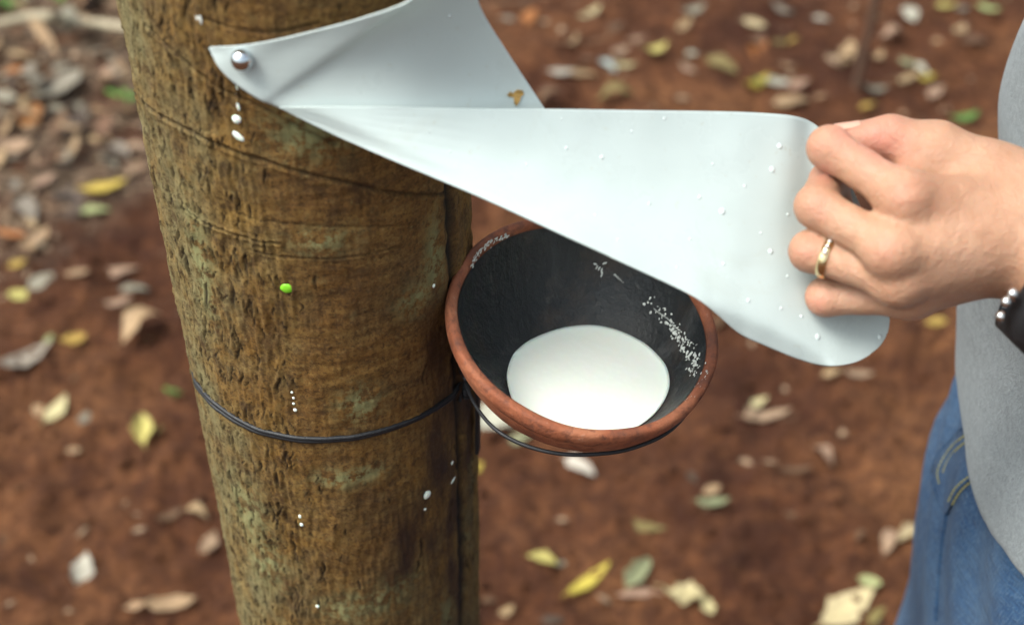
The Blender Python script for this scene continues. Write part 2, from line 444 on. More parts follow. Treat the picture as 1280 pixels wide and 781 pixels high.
# ------------------------------------------------------------------ rubber tree trunk
TX, TY, TR = -.1013, .6059, .080
def trunk_r(z):
    z = np.asarray(z, float)
    return TR+.0019*(z-1.1)+.045*np.exp(-np.maximum(z, 0)/.10)
def hit_trunk(px, py, off=0.0):
    r = ray(px, py); R_ = TR+off
    ox, oy = -TX, -TY; a = r[0]**2+r[1]**2; b = ox*r[0]+oy*r[1]; c = ox*ox+oy*oy-R_*R_
    disc = b*b-a*c
    t = (-b-math.sqrt(max(disc, 0)))/a
    p = CAM+r*t; return p, math.atan2(p[1]-TY, p[0]-TX), t
NA = 620
za = np.concatenate([np.linspace(-.12, .60, 60)[:-1], np.linspace(.60, 1.50, 1080), np.linspace(1.5, 5.5, 70)[1:]])
aa = np.linspace(-math.pi, math.pi, NA, endpoint=False)
A, Z = np.meshgrid(aa, za, indexing='ij')
S_ = A*TR   # arc length
per = lambda s: int(round(2*math.pi*s))
def pn(fa, fz, seed):   # periodic noise, fa cells per radian
    n_ = per(fa); return perlin((A+math.pi)/(2*math.pi)*n_, Z*fz, seed, px=n_)
disp = pn(.9, 4, 21)*.0035+pn(3.3, 18, 22)*.0012+pn(9, 70, 23)*.0007
vis = smoothstep(.5, .6, Z)*smoothstep(1.55, 1.45, Z)
# smooth renewed bark on the middle and right of the tapped face, rough bark on the left and low down
def apix(px, py): _, a, _ = hit_trunk(px, py); return a, _
def mask_blob(px, py, ra, rz):
    p, a, _ = hit_trunk(px, py); d = np.abs((A-a+math.pi) % (2*math.pi)-math.pi)*TR
    return np.exp(-(d/ra)**2-((Z-p[2])/rz)**2)
aL = hit_trunk(335, 330)[1]; aR = hit_trunk(575, 330)[1]
w_ = pn(2.5, 9, 31)*.35
inpanel = smoothstep(aL-.18, aL+.18, A+w_)*smoothstep(aR+.25, aR-.1, A)
pz = hit_trunk(420, 520)[0][2]
smoothbark = inpanel*(.45+.55*smoothstep(pz-.14, pz+.03, Z+pn(2, 8, 33)*.08))
rough = 1-smoothbark*.92
disp += (pn(26, 60, 24)*.0013+pn(45, 130, 25)*.0008)*(.3+.7*rough)*vis
disp += smoothbark*(pn(7, 230, 26)*.00045+pn(5, 95, 27)*.0004)*vis
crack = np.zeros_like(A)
def stamp(a0, z0, la, lz, depth, lip=.0, wig=0.0, sl=0.0):
    i0 = np.searchsorted(za, z0-lz*1.3); i1 = np.searchsorted(za, z0+lz*1.3)
    da = la*1.0/TR*3.2+abs(wig)/TR+abs(sl)*lz*1.3/TR; j0 = int((a0-da+math.pi)/(2*math.pi)*NA); j1 = int((a0+da+math.pi)/(2*math.pi)*NA)+2
    j = np.arange(j0, j1) % NA; sub = np.ix_(j, np.arange(i0, i1))
    zz = za[i0:i1][None, :]; q = (zz-z0)/lz
    s = ((aa[j][:, None]-a0+math.pi) % (2*math.pi)-math.pi)*TR
    s = s-wig*np.sin(q*2.6+a0*9)-sl*(zz-z0)
    wv = la*np.sqrt(np.clip(1-q*q, 0, 1))+1e-6
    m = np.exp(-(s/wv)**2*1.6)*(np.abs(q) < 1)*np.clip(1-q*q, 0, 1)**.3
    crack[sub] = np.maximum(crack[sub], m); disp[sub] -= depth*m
    if lip: disp[sub] += lip*np.exp(-((np.abs(s)-wv*1.7)/(wv*.7))**2)*(np.abs(q) < 1)
cnt = 0
for k in range(7000):
    a0 = rs.uniform(-math.pi, math.pi); z0 = rs.uniform(.60, 1.48)
    j = int((a0+math.pi)/(2*math.pi)*NA) % NA; i = np.searchsorted(za, z0)
    pr = rough[j, min(i, len(za)-1)]
    aw = 1-smoothstep(hit_trunk(330, 400)[1], hit_trunk(420, 400)[1], np.array(a0)) if a0 < -.6 else .5
    if rs.rand() > (pr**2*.95+.02)*(.25+.75*float(aw)): continue
    big = rs.rand() < .10
    lz = rs.uniform(.0018, .0050) if not big else rs.uniform(.005, .0095)
    la = rs.uniform(.0004, .0009)*(1.4 if big else 1)
    stamp(a0, z0, la, lz, rs.uniform(.0005, .0011)*(1.35 if big else .8), lip=.0004, wig=rs.uniform(-.0012, .0012), sl=rs.uniform(-.12, .12)); cnt += 1
groove = np.zeros_like(A)
def line_px(pts, width, depth, arr, amt=1.0, lip=0.0, n=160):
    P_ = np.array([[hit_trunk(x, y)[1], hit_trunk(x, y)[0][2]] for x, y in pts])
    q = spline(P_, np.linspace(0, 1, n)); mx = np.full(A.shape, 1e9)
    zlo, zhi = q[:, 1].min()-.02, q[:, 1].max()+.02; i0, i1 = np.searchsorted(za, zlo), np.searchsorted(za, zhi)
    alo, ahi = q[:, 0].min()-.2, q[:, 0].max()+.2; j0, j1 = np.searchsorted(aa, alo), np.searchsorted(aa, ahi)
    Asub = A[j0:j1, i0:i1]; Zsub = Z[j0:j1, i0:i1]; md = np.full(Asub.shape, 1e9)
    for a, b in zip(q[:-1], q[1:]):
        vx, vz = (b[0]-a[0])*TR, b[1]-a[1]; L2 = vx*vx+vz*vz+1e-12
        sx = (Asub-a[0])*TR; sz = Zsub-a[1]; t = np.clip((sx*vx+sz*vz)/L2, 0, 1)
        md = np.minimum(md, (sx-t*vx)**2+(sz-t*vz)**2)
    md = np.sqrt(md)+pn(14, 120, 77)[j0:j1, i0:i1]*width*.5
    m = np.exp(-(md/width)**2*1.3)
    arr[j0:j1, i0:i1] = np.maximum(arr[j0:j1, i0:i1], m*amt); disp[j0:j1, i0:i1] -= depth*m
    if lip: disp[j0:j1, i0:i1] += lip*np.exp(-((md-width*2)/width)**2)
# vertical guide groove that leads the latex down, and the slanting old tapping cuts
line_px([(563, 230), (567, 300), (571, 380), (575, 470), (578, 560), (580, 640), (581, 780)], .0044, .0030, groove, 1.0)
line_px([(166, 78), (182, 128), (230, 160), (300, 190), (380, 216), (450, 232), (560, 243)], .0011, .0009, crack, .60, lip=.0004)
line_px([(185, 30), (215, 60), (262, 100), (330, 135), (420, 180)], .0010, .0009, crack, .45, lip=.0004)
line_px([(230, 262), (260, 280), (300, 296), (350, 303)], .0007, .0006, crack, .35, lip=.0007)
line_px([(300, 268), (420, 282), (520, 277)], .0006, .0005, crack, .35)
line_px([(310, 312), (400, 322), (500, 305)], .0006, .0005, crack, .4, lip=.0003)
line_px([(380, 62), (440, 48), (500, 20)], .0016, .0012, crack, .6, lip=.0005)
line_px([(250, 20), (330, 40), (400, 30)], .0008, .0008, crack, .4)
lich = np.zeros_like(A)
for px, py, ra, rz in [(450, 505, .010, .010), (520, 372, .010, .008), (545, 335, .008, .014), (545, 320, .006, .02), (385, 165, .016, .012), (425, 598, .013, .006), (455, 592, .010, .006),
                       (470, 750, .018, .012), (430, 765, .012, .010), (505, 725, .010, .006), (400, 300, .012, .006), (310, 640, .012, .02), (590, 600, .004, .018), (588, 660, .005, .016), (560, 770, .008, .014), (330, 700, .012, .02), (250, 330, .008, .03)]:
    lich = np.maximum(lich, mask_blob(px, py, ra*1.15, rz*1.2))
wet = np.zeros_like(A)
for px, py, ra, rz, w in [(560, 560, .020, .05, .8), (520, 690, .028, .05, .75), (585, 520, .012, .10, .9), (550, 430, .014, .04, .65), (570, 700, .018, .10, .8), (450, 380, .05, .02, .25), (470, 640, .02, .04, .3), (400, 250, .04, .015, .25), (470, 60, .05, .012, .35)]:
    wet = np.maximum(wet, w*mask_blob(px, py, ra, rz))
wet = np.clip(wet*1.15*(1+pn(6, 25, 61)*1.6), 0, 1)
olive = np.clip(smoothstep(hit_trunk(330, 500)[1], hit_trunk(262, 500)[1], A+pn(4, 14, 62)*.3)*.9+smoothstep(.98, .85, Z)*.35+.12, 0, 1)
Rr = trunk_r(Z)+disp
for z_knob in ():
    pass
VT = np.stack([TX+Rr*np.cos(A), TY+Rr*np.sin(A), Z], -1)
tree = empty('rubber_tree', (TX, TY, 0))
tag(tree, 'upright rubber tree with cracked olive brown bark and black wire round its trunk', 'tree')
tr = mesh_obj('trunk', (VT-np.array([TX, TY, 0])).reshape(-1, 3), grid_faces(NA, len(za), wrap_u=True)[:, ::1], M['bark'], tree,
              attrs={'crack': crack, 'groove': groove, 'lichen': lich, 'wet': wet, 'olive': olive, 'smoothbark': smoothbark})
def bark_pt(px, py, off=0.0):
    """point on the displaced bark surface and its outward normal"""
    e = 0.0
    for _ in range(3):
        p, a, t = hit_trunk(px, py, e)
        j = int(round((a+math.pi)/(2*math.pi)*NA)) % NA; i = min(max(np.searchsorted(za, p[2]), 0), len(za)-1)
        e = float(Rr[j, i]-TR)
    n_ = np.array([math.cos(a), math.sin(a), 0])
    return p+n_*off, n_, t

# ---- latex drips on the bark
def blob(name, px, py, w, h, rot, mat, label, cat, group=None, thick=.45):
    """w,h in photo pixels; rot in degrees"""
    p, n_, t = bark_pt(px, py)
    fr = frame_from(n_); s = t/F
    v = ICO3[0].copy(); v = v*(1+.10*perlin(v[:, :1]*1.7+px, v[:, 1:2]*1.7+py, 5))
    v = v*np.array([w*.5*s, h*.5*s, min(w, h)*.5*s*thick])
    c, s2 = math.cos(math.radians(rot)), math.sin(math.radians(rot))
    v = v@np.array([[c, s2, 0], [-s2, c, 0], [0, 0, 1]])
    o = mesh_obj(name, v@fr, ICO3[1], mat); o.location = tuple(p+n_*.0002)
    tag(o, label, cat, group); return o
DR = [(295.5, 112, 6, 14, 0, 'small smeared latex drip just under the silver pin and plastic edge'),
      (298, 133, 4, 13, 5, 'thin faint streak of latex halfway down the drip trail below the pin'),
      (296, 149, 12, 12, 0, 'round white latex bead on the bark below the silver pin'),
      (297.5, 170, 20, 9, -40, 'slanting oblong latex drop, lowest of the trail below the pin'),
      (365, 490, 3.5, 4, 0, 'topmost dot of the dotted latex trail above the black wire'),
      (367, 497, 3.5, 4, 0, 'second dot of the dotted latex trail above the black wire'),
      (367, 504, 4, 4, 0, 'third dot of the dotted latex trail above the black wire'),
      (369, 512, 5, 6, 0, 'largest and lowest dot of the dotted latex trail above the black wire'),
      (375, 645, 4, 7, 0, 'upper fleck of the two latex flecks on the bark below the wire'),
      (377, 655, 5, 6, 0, 'lower brighter fleck of the two latex flecks on the bark below the wire'),
      (397, 757, 5, 5, 0, 'lone white latex speck low on the trunk near the bottom of the view'),
      (533, 618, 13, 12, 30, 'largest white latex splash on the dark bark below the cup'),
      (566, 600, 11, 3.5, 22, 'thin white latex streak beside the largest splash on the dark bark'),
      (575, 597, 6, 5, 10, 'small latex dot at the right end of the streak below the cup'),
      (565, 578, 4, 6, -30, 'small latex speck beside the dark groove above the streak'),
      (542, 357, 5, 6, 0, 'single white latex speck on pale lichen left of the cup'),
      (531, 636, 4, 4, 0, 'tiny latex speck directly under the largest splash'),
      (269, 24, 10, 17, 0, '')]
for px, py, w, h, r_, lab in DR:
    if lab: blob('latex_drop', px, py, w, h, r_, M['latex'], lab, 'latex drop', 'latex drips on the bark')
blob('lichen_spot', 249, 24, 9, 17, 5, M['rag'], 'pale oval lichen spot on the upper bark left of the plastic sheet', 'lichen', thick=.25)
blob('green_fleck', 358.5, 360, 17, 14, 0, M['lime'], 'tiny bright lime green round fleck stuck on the bark', 'fleck', thick=.35)

# ---- wire band
def hug(pts, off, n=160):
    q = spline(np.array([[hit_trunk(x, y)[1], hit_trunk(x, y)[0][2]] for x, y in pts]), np.linspace(0, 1, n))
    out = []
    for a, z in q:
        j = int(round((a+math.pi)/(2*math.pi)*NA)) % NA; i = np.searchsorted(za, z)
        jj = (np.arange(-6, 7)+j) % NA; r = float(np.percentile(Rr[jj][:, i-5:i+6], 62))+off
        out.append([TX+r*math.cos(a), TY+r*math.sin(a), z])
    return np.array(out)
def band_loop(pts, off):
    front = hug(pts, off)
    a0 = math.atan2(front[-1][1]-TY, front[-1][0]-TX); a1 = math.atan2(front[0][1]-TY, front[0][0]-TX)
    if a1 < a0: a1 += 2*math.pi
    z0, z1 = front[-1][2], front[0][2]; back = []
    for t in np.linspace(0, 1, 60)[1:-1]:
        a = a0+(a1-a0)*t; z = z0+(z1-z0)*t; j = int(round((a+math.pi)/(2*math.pi)*NA)) % NA; i = np.searchsorted(za, z)
        r = float(Rr[j, i])+off-.0010; back.append([TX+r*math.cos(a), TY+r*math.sin(a), z])
    return np.concatenate([front, np.array(back)])
def smooth_closed(p, it=4):
    for _ in range(it): p = (np.roll(p, 1, 0)+2*p+np.roll(p, -1, 0))/4
    return p
wb = empty('tie_wire', (TX, TY, 1.05)); tag(wb, 'doubled black wire tied tightly around the trunk below the cup', 'wire')
o_ = np.array([TX, TY, 1.05])
b1 = [(245, 476), (262, 497), (290, 519), (330, 538), (380, 547), (430, 546), (480, 536), (530, 518), (576, 487)]
b2 = [(245, 481), (262, 502), (290, 524), (330, 542), (380, 550.5), (430, 549), (480, 539), (530, 520), (576, 493)]
for b, off in ((b1, .0003), (b2, -.0001)):
    MB().tube(smooth_closed(band_loop(b, off))-o_, .0013, 8, True).build('strand', M['wire'], wb)
kp, kn, _ = bark_pt(577, 488)
kn_mb = MB()
tt = np.linspace(0, 2*math.pi*3, 70)
fr = frame_from(kn)
for dz, rr_ in ((0, .0034), (.003, .0028)):
    path = kp+kn*.003+fr[0]*(rr_*np.cos(tt))[:, None]*.8+kn*(rr_*np.sin(tt))[:, None]*.5+np.array([0, 0, 1.0])*((tt/6.28-1.5)*.0024+dz)[:, None]
    kn_mb.tube(path-o_, .0008, 6)
kn_mb.build('knot', M['wire'], wb)

# ------------------------------------------------------------------ cup
nc = .20*RV-DV*.61-FV*.765
nc = nc/np.linalg.norm(nc)
CUPD = .735
C0 = P(731, 400.5, CUPD)
Ro = 172.5/F*CUPD; Ri = Ro-.0044; h0 = .013; Rs = math.hypot(Ri, h0)
SC = C0+nc*h0
fx = frame_from(nc)
cup = empty('latex_cup', C0-nc*(Rs-h0+.008)); tag(cup, 'tilted terracotta cup with black glazed inside hanging at the trunk and holding white latex', 'cup')
cup_o = np.array(cup.location)
def lathe(profile, n, seed=None, wob=0.0):
    a = np.linspace(0, 2*math.pi, n, endpoint=False); pr = np.array(profile)
    V = np.zeros((len(pr), n, 3))
    for i, (r, z) in enumerate(pr):
        rr = r*(1+(wob*perlin(np.cos(a)*2.1+7, np.sin(a)*2.1+z*30, seed) if wob else 0))
        V[i] = C0+np.outer(rr*np.cos(a), fx[0])+np.outer(rr*np.sin(a), fx[1])+nc*z
    return V.reshape(-1, 3), grid_faces(len(pr), n, wrap_v=True)
def sph(Rad, tmin, tmax, n, hh=h0):
    t = np.linspace(tmin, tmax, n); return [(Rad*math.sin(x), hh-Rad*math.cos(x)) for x in t]
tr_i = math.atan2(Ri, h0)    # angle at the rim
outer = sph(Rs+.0058, .30, tr_i-.10, 40)
foot = [(0.0, h0-(Rs+.0085)), (.0200, h0-(Rs+.0085)), (.0222, h0-(Rs+.0072))]
rim = [(Ro-.0008, -.0095), (Ro+.0004, -.0075), (Ro+.0008, -.0045), (Ro+.0006, -.0010), (Ro-.0002, .0002), (Ro-.0014, .0007), (Ro-.0034, .0002), (Ri-.0001, -.0003), (Ri-.0007, -.0018), (Ri-.0012, -.005)]
inner_o = sph(Rs+.0008, tr_i-.12, .02, 30)
v, f = lathe(foot+outer+rim+inner_o, 200, 3, .014)
mesh_obj('bowl', v-cup_o, f[:, ::-1], M['terra'], cup)
v, f = lathe([(Ri-.0012, -.0030)]+sph(Rs-.0008, tr_i-.07, .0, 60), 200, 3, .014)
mesh_obj('glaze', v-cup_o, f[:, ::-1], M['glaze'], cup)
Rg = Rs-.0008
def hit_sphere(px, py, Rad=None, far=True):
    Rad = Rad or Rg; r = ray(px, py); q = CAM-SC; a = r@r; b = q@r; c = q@q-Rad*Rad
    t = (-b+(1 if far else -1)*math.sqrt(max(b*b-a*c, 0)))/a
    p = CAM+r*t; return p, (SC-p)/np.linalg.norm(SC-p), t
# dried latex on the inside of the cup
mb = MB()
def fleck(px, py, w, h=None, rot=0, th=.3, Rad=None):
    p, n_, t = hit_sphere(px, py, Rad); s = t/F; h = h or w; fr = frame_from(n_)
    v = ICO2[0]*(1+.3*rs.randn(len(ICO2[0]), 1)*.5)*np.array([w*.5*s, h*.5*s, min(w, h)*.5*s*th])
    c, s2 = math.cos(math.radians(rot)), math.sin(math.radians(rot))
    mb.add(p+(v@np.array([[c, s2, 0], [-s2, c, 0], [0, 0, 1]]))@fr, ICO2[1])
for px, py in spline(np.array([(746, 334), (752, 338), (752, 344)]), np.linspace(0, 1, 5)): fleck(px, py, 2.2, 6, -10+rs.randn()*20)
fleck(744, 330, 5, 3); fleck(756, 329, 7, 2.2, 30)
for k in range(120):
    t = rs.rand()**.8; c = spline(np.array([(808, 372), (834, 400), (851, 424), (866, 447), (868, 470)]), np.array([t]))[0]
    fleck(c[0]+rs.randn()*5, c[1]+rs.randn()*6, rs.uniform(1, 3.6)*(1+.8*(rs.rand() < .15)), rs.uniform(1, 4.5), rs.uniform(-60, 60))
for c, w in (((812, 376), 6), ((835, 404), 7), ((842, 412), 7), ((850, 418), 5), ((864, 441), 8), ((869, 450), 7), ((871, 457), 4), ((854, 436), 6), ((885, 465), 5)):
    for q in range(4): fleck(c[0]+rs.randn()*2.5, c[1]+rs.randn()*3, w*rs.uniform(.4, .9), w*rs.uniform(.4, .8), rs.uniform(0, 90))
for px, py in spline(np.array([(768, 343), (785, 358), (804, 370), (820, 388), (838, 402), (850, 428)]), np.linspace(0, 1, 60)): fleck(px, py, .9, 3.2, -45)
mbs = [mb]; mb = MB(); mbs.append(mb)
for k in range(90):      # crust under the upper left rim
    t = rs.rand(); c = spline(np.array([(588, 330), (596, 315), (610, 302), (632, 292)]), np.array([t]))[0]
    fleck(c[0]+abs(rs.randn())*2.5, c[1]+abs(rs.randn())*2.5, rs.uniform(1.5, 5), rs.uniform(1.5, 4), rs.uniform(0, 90), .2)
mb = MB(); mbs.append(mb)
for k in range(60):
    t = rs.rand(); c = spline(np.array([(828, 521), (846, 510), (862, 498), (880, 480)]), np.array([t]))[0]
    fleck(c[0]+rs.randn()*3-3, c[1]+rs.randn()*3-3, rs.uniform(1, 3.5), rs.uniform(1, 3), rs.uniform(0, 90), .2)
for mb, lb in zip(mbs, ('white latex flecks dried in a streak down the right inside wall', 'whitish latex crust dried under the upper left rim', 'whitish latex film dried inside the lower right rim')):
    o = MB(); o.v = [np.concatenate(mb.v)-cup_o]; o.f = mb.f; o = o.build('dried_latex', M['rag'], cup); o['label'] = lb; o['kind'] = 'stuff'
# the latex itself: a level pool cut to the bowl
gdrop = math.sqrt((Rs-.0008)**2-(101/F*.762)**2)
zl = SC[2]-gdrop; nr, na = 26, 140
a = np.linspace(0, 2*math.pi, na, endpoint=False)
rl = math.sqrt(Rg**2-gdrop**2)
edge = rl*(1+.010*np.sin(a*5+1)+.012*perlin(np.cos(a)*3, np.sin(a)*3, 9))
rho = np.linspace(.0002, 1, nr)
top = []; bot = []
for q in rho:
    x = SC[0]+edge*q*np.cos(a); y = SC[1]+edge*q*np.sin(a)
    rr_ = np.hypot(x-SC[0], y-SC[1])
    zz = zl+.0012*smoothstep(.93, 1.0, np.full(na, q))*0+.0010*(q**14)
    top.append(np.stack([x, y, np.broadcast_to(zz, (na,))], -1))
    bot.append(np.stack([x, y, SC[2]-np.sqrt(np.maximum((Rg-.0004)**2-np.minimum(rr_, Rg*.98)**2, 0))], -1))
V = np.concatenate([np.array(top), np.array(bot)[::-1]]).reshape(-1, 3)
V[:, 2] = np.maximum(V[:, 2], SC[2]-Rg+.0003)
fc = grid_faces(2*nr, na, wrap_v=True).tolist()+[list(range(na))[::-1], list(range((2*nr-1)*na, 2*nr*na))]
o = mesh_obj('latex_pool', V-np.array([SC[0], SC[1], zl]), fc, M['latex']); o.location = (SC[0], SC[1], zl)
tag(o, 'pool of thick milk white latex lying in the bottom of the black glazed cup', 'latex')

# ---- wire holder under the cup
ho = P(722, 472, .775)
hold = empty('cup_holder', ho); tag(hold, 'thin black wire ring with a flat black stem, holding the cup against the trunk', 'cup holder')
ringpx = [(581, 468, .765), (584, 484, .752), (597, 511, .738), (620, 537, .727), (655, 556, .720), (700, 567, .716), (745, 565, .716), (785, 556, .720)]
front = np.array([P(*q) for q in ringpx])
Oc = SC-np.array([0, 0, 1])*0
# closing arc behind the bowl, kept outside the outer shell
pts = list(front)
ce = front.mean(0)*.0+np.array([SC[0]-nc[0]*.035, SC[1]-nc[1]*.035, SC[2]-nc[2]*.035])
pe, ps = front[-1], front[0]
for t in np.linspace(0, 1, 14)[1:-1]:
    a0 = math.atan2(pe[1]-ce[1], pe[0]-ce[0]); a1 = math.atan2(ps[1]-ce[1], ps[0]-ce[0])
    if a1 < a0: a1 += 2*math.pi
    a_ = a0+(a1-a0)*t; z_ = pe[2]+(ps[2]-pe[2])*t; rr_ = .066
    q = np.array([ce[0]+rr_*math.cos(a_), ce[1]+rr_*math.sin(a_), z_]); pts.append(q)
pts = np.array(pts)
for it in range(3):
    dv = pts-SC; dl = np.linalg.norm(dv, axis=1); mn = Rs+.0058+.0016
    pts = np.where((dl < mn)[:, None], SC+dv/dl[:, None]*mn, pts)
loop = spline(np.concatenate([pts, pts[:1]]), np.linspace(0, 1, 180))[:-1]
loop = smooth_closed(loop, 3)
MB().tube(loop-ho, .00105, 8, True).build('ring', M['wire'], hold)
# flat stem along the right flank of the trunk
def flank(py, px=595.5, off=.0004):
    p, a_, t = hit_trunk(px-1.5, py, .001); n_ = np.array([math.cos(a_), math.sin(a_), 0]); return p+n_*off, n_
mb = MB(); rows = []
for py in np.linspace(462, 563, 12):
    p, n_ = flank(py); tg = np.array([-n_[1], n_[0], 0])
    rows.append([p-tg*.003, p+tg*.003, p+tg*.003+n_*.0022, p-tg*.003+n_*.0022])
V = np.array(rows).reshape(-1, 3)
mb.add(V, grid_faces(12, 4, wrap_v=True).tolist()+[[3, 2, 1, 0], [44, 45, 46, 47]])
o = mb; mb.v = [mb.v[0]-ho]; mb.build('stem', M['wire'], hold, smooth=False)
mb = MB()
s0 = flank(470)[0]
mb.tube(spline(np.array([s0, s0+np.array([.004, -.006, .003]), P(583, 474, .752), loop[2]]), np.linspace(0, 1, 14))-ho, .0011, 7)
mb.tube(spline(np.array([flank(464)[0], P(588, 455, .756), P(576, 452, .735), bark_pt(571, 462, .002)[0], bark_pt(572, 500, .0015)[0]]), np.linspace(0, 1, 24))-ho, .0010, 7)
mb.build('hook', M['wire'], hold)

# ------------------------------------------------------------------ plastic sheet
def td(px, py, off=-.002): return hit_trunk(px, py)[2]+off
Fk = [(261, 60), (273, 83), (292, 103), (323, 124), (349, 135), (420, 170), (500, 205), (600, 247), (700, 293), (790, 334)]
dq = td(349, 135, -.004)
fx_ = lambda x: float(np.interp(x, [349, 500, 700, 1112], [dq, dq-.003, dq+.005, .657]))-.006*float(smoothstep(700, 900, x)*smoothstep(1112, 980, x))
Fd = [td(261, 60, -.0015), td(273, 83, -.002), td(292, 103, -.0025), td(323, 124, -.0035), dq]+[fx_(x)+.0004 for x in (420, 500, 600, 700, 790)]
Bk = [(263, 59), (300, 57), (345, 50), (400, 37), (455, 22), (510, 2), (548, -28), (588, -45), (600, 8), (640, 74), (682, 138), (735, 222), (790, 331)]
tb = td(455, 22)
Bd = [td(263, 59, -.0015), td(300, 57, -.0028), td(345, 50, -.0055), td(400, 37, -.0115), tb-.019, tb-.027, tb-.031, tb-.021, dq-.009, dq+.011, dq+.026, dq+.030, fx_(790)+.0005]
nu, nv = 150, 60
s = np.linspace(0, 1, nu)
Fp = spline(np.array([(x, y-2.0*min(1, max(0, (x-400)/150)), d) for (x, y), d in zip(Fk, Fd)]), s); 
Bp = spline(np.array([(x, y, d) for (x, y), d in zip(Bk, Bd)]), s**.92)
tv = np.linspace(0, 1, nv)
VB = np.zeros((nu, nv, 3)); BQ = np.zeros((nu, nv, 3))
for j, t in enumerate(tv):
    q = Fp*(1-t)+Bp*t
    width = np.hypot(Bp[:, 0]-Fp[:, 0], Bp[:, 1]-Fp[:, 1])
    lipd = -.0032*np.exp(-(t*width/16)**2)*smoothstep(8, 50, width)*smoothstep(385, 345, q[:, 0])+.007*math.sin(math.pi*t)*smoothstep(400, 620, q[:, 0])*smoothstep(30, 150, width)
    q = q.copy()
    for i in range(nu):
        d = q[i, 2]+lipd[i]
        if q[i, 0] < 590:
            hd = hit_trunk(q[i, 0], q[i, 1], .0022)[2] if abs(q[i, 0]-370) < 215 else 9
            d = min(d, hd) if hd > 8 else float(smin(np.array(d), np.array(hd), .014))
        e_ = abs((q[i, 0]-560)*87-(q[i, 1]-18)*88)/123.7
        d += .0010*math.exp(-(e_/6)**2)*float(smoothstep(5, 60, q[i, 1]))*float(smoothstep(560, 590, q[i, 0]))
        BQ[i, j] = (q[i, 0], q[i, 1], d)
bd_ = BQ[..., 2].copy()
for _ in range(260):
    bd_[2:-1] = (bd_[1:-2]+2*bd_[2:-1]+bd_[3:])/4
for i in range(nu):
    for j in range(nv): VB[i, j] = P(BQ[i, j, 0], BQ[i, j, 1], bd_[i, j])
# front flap, from Q to the hand
Ff = [(349, 135), (420, 170), (500, 205), (600, 247), (700, 293), (790, 334), (862, 368), (892, 389), (924, 416), (960, 433), (1000, 449), (1035, 457), (1068, 453), (1094, 438), (1108, 419), (1112, 400)]
Ffd = [dq, dq-.002, dq-.003, dq-.003, dq, dq+.006, dq+.014, dq+.019, dq+.026, dq+.036, dq+.038, dq+.040, dq+.042, dq+.042, dq+.042, dq+.042]
Tf = [(350, 134), (420, 133), (500, 134), (600, 136), (700, 136.5), (800, 138), (870, 139), (920, 140), (960, 142), (990, 145), (1012, 152), (1030, 168), (1055, 215), (1080, 270), (1098, 330), (1110, 390)]
hd_ = .657

Tfd = [dq-.0006, dq-.0045, dq-.0035, dq+.003, dq+.012, dq+.021, dq+.028, dq+.032, dq+.036, dq+.040, hd_-.001, hd_, hd_, hd_, hd_, hd_]
k0 = Ffd[-1]; Ffd = [a+(b_-a)*0 for a, b_ in zip(Ffd, Ffd)]
fx_ = lambda x: float(np.interp(x, [349, 500, 700, 1112], [dq, dq-.003, dq+.003, hd_]))
Ffd = [fx_(x)-.006*float(smoothstep(700, 900, x)*smoothstep(1112, 980, x)) for x, y in Ff]
nf = 240; s2 = np.linspace(0, 1, nf)
A1 = spline(np.array([(x, y, d) for (x, y), d in zip(Ff, Ffd)]), s2); A2 = spline(np.array([(x, y, d) for (x, y), d in zip(Tf, Tfd)]), s2)
nv2 = 80; tv2 = np.linspace(0, 1, nv2)**1.25
VF = np.zeros((nf, nv2, 3))
cr_x = np.array([880, 893, 925, 965, 1005, 1030, 1040]); cr_o = np.array([0, 6, 24, 25, 22, 12, 0])
FQ = []
for j, t in enumerate(tv2):
    q = A1*(1-t)+A2*t; wid = np.abs(A1[:, 1]-A2[:, 1])
    co = np.interp(A1[:, 0], cr_x, cr_o)*smoothstep(1060, 1030, A1[:, 0]); below = np.clip(co-t*wid, 0, 99)
    d = q[:, 2]+below*.00032+.004*np.sin(math.pi*t)*smoothstep(420, 700, q[:, 0])*smoothstep(1060, 800, q[:, 0])
    d = d-.0022*np.exp(-(t*wid/10)**2)*(A1[:, 0] < 860)*0
    d = d+.0012*perlin(q[:, 0]/150, q[:, 1]/90, 51)+.0005*perlin(q[:, 0]/45, q[:, 1]/60, 52)*smoothstep(0, 60, wid)
    FQ.append(np.stack([q[:, 0], q[:, 1], d], 1))
FQ = np.array(FQ).transpose(1, 0, 2)           # (nf, nv2, 3): keep the flap in front of the panel it is folded over
qb = VB.reshape(-1, 3)-CAM; db = qb@FV; xb_ = 640+F*(qb@RV)/db; yb_ = 390.5+F*(qb@DV)/db
flat = FQ.reshape(-1, 3); lim = np.full(len(flat), 9.0)
for c0 in range(0, len(flat), 1500):
    c_ = flat[c0:c0+1500]; D2 = (c_[:, :1]-xb_[None])**2+(c_[:, 1:2]-yb_[None])**2; k_ = D2.argmin(1)
    ok_ = D2[np.arange(len(c_)), k_] < 49
    lim[c0:c0+1500] = np.where(ok_, db[k_], 9)
wd_ = np.abs(A1[:, 1]-A2[:, 1])[:, None]*tv2[None, :]
lim = lim.reshape(nf, nv2)-.0035*smoothstep(0, 25, wd_)-.0006
dd_ = np.where(lim < 5, smin(FQ[..., 2], lim, .004), FQ[..., 2])
for _ in range(12):
    dd_[1:-1] = (dd_[:-2]+2*dd_[1:-1]+dd_[2:])/4; dd_[:, 1:-1] = (dd_[:, :-2]+2*dd_[:, 1:-1]+dd_[:, 2:])/4
for i in range(nf):
    for j in range(nv2): VF[i, j] = P(FQ[i, j, 0], FQ[i, j, 1], dd_[i, j])
so = P(302, 76, td(302, 76))
V = np.concatenate([VB.reshape(-1, 3), VF.reshape(-1, 3)])
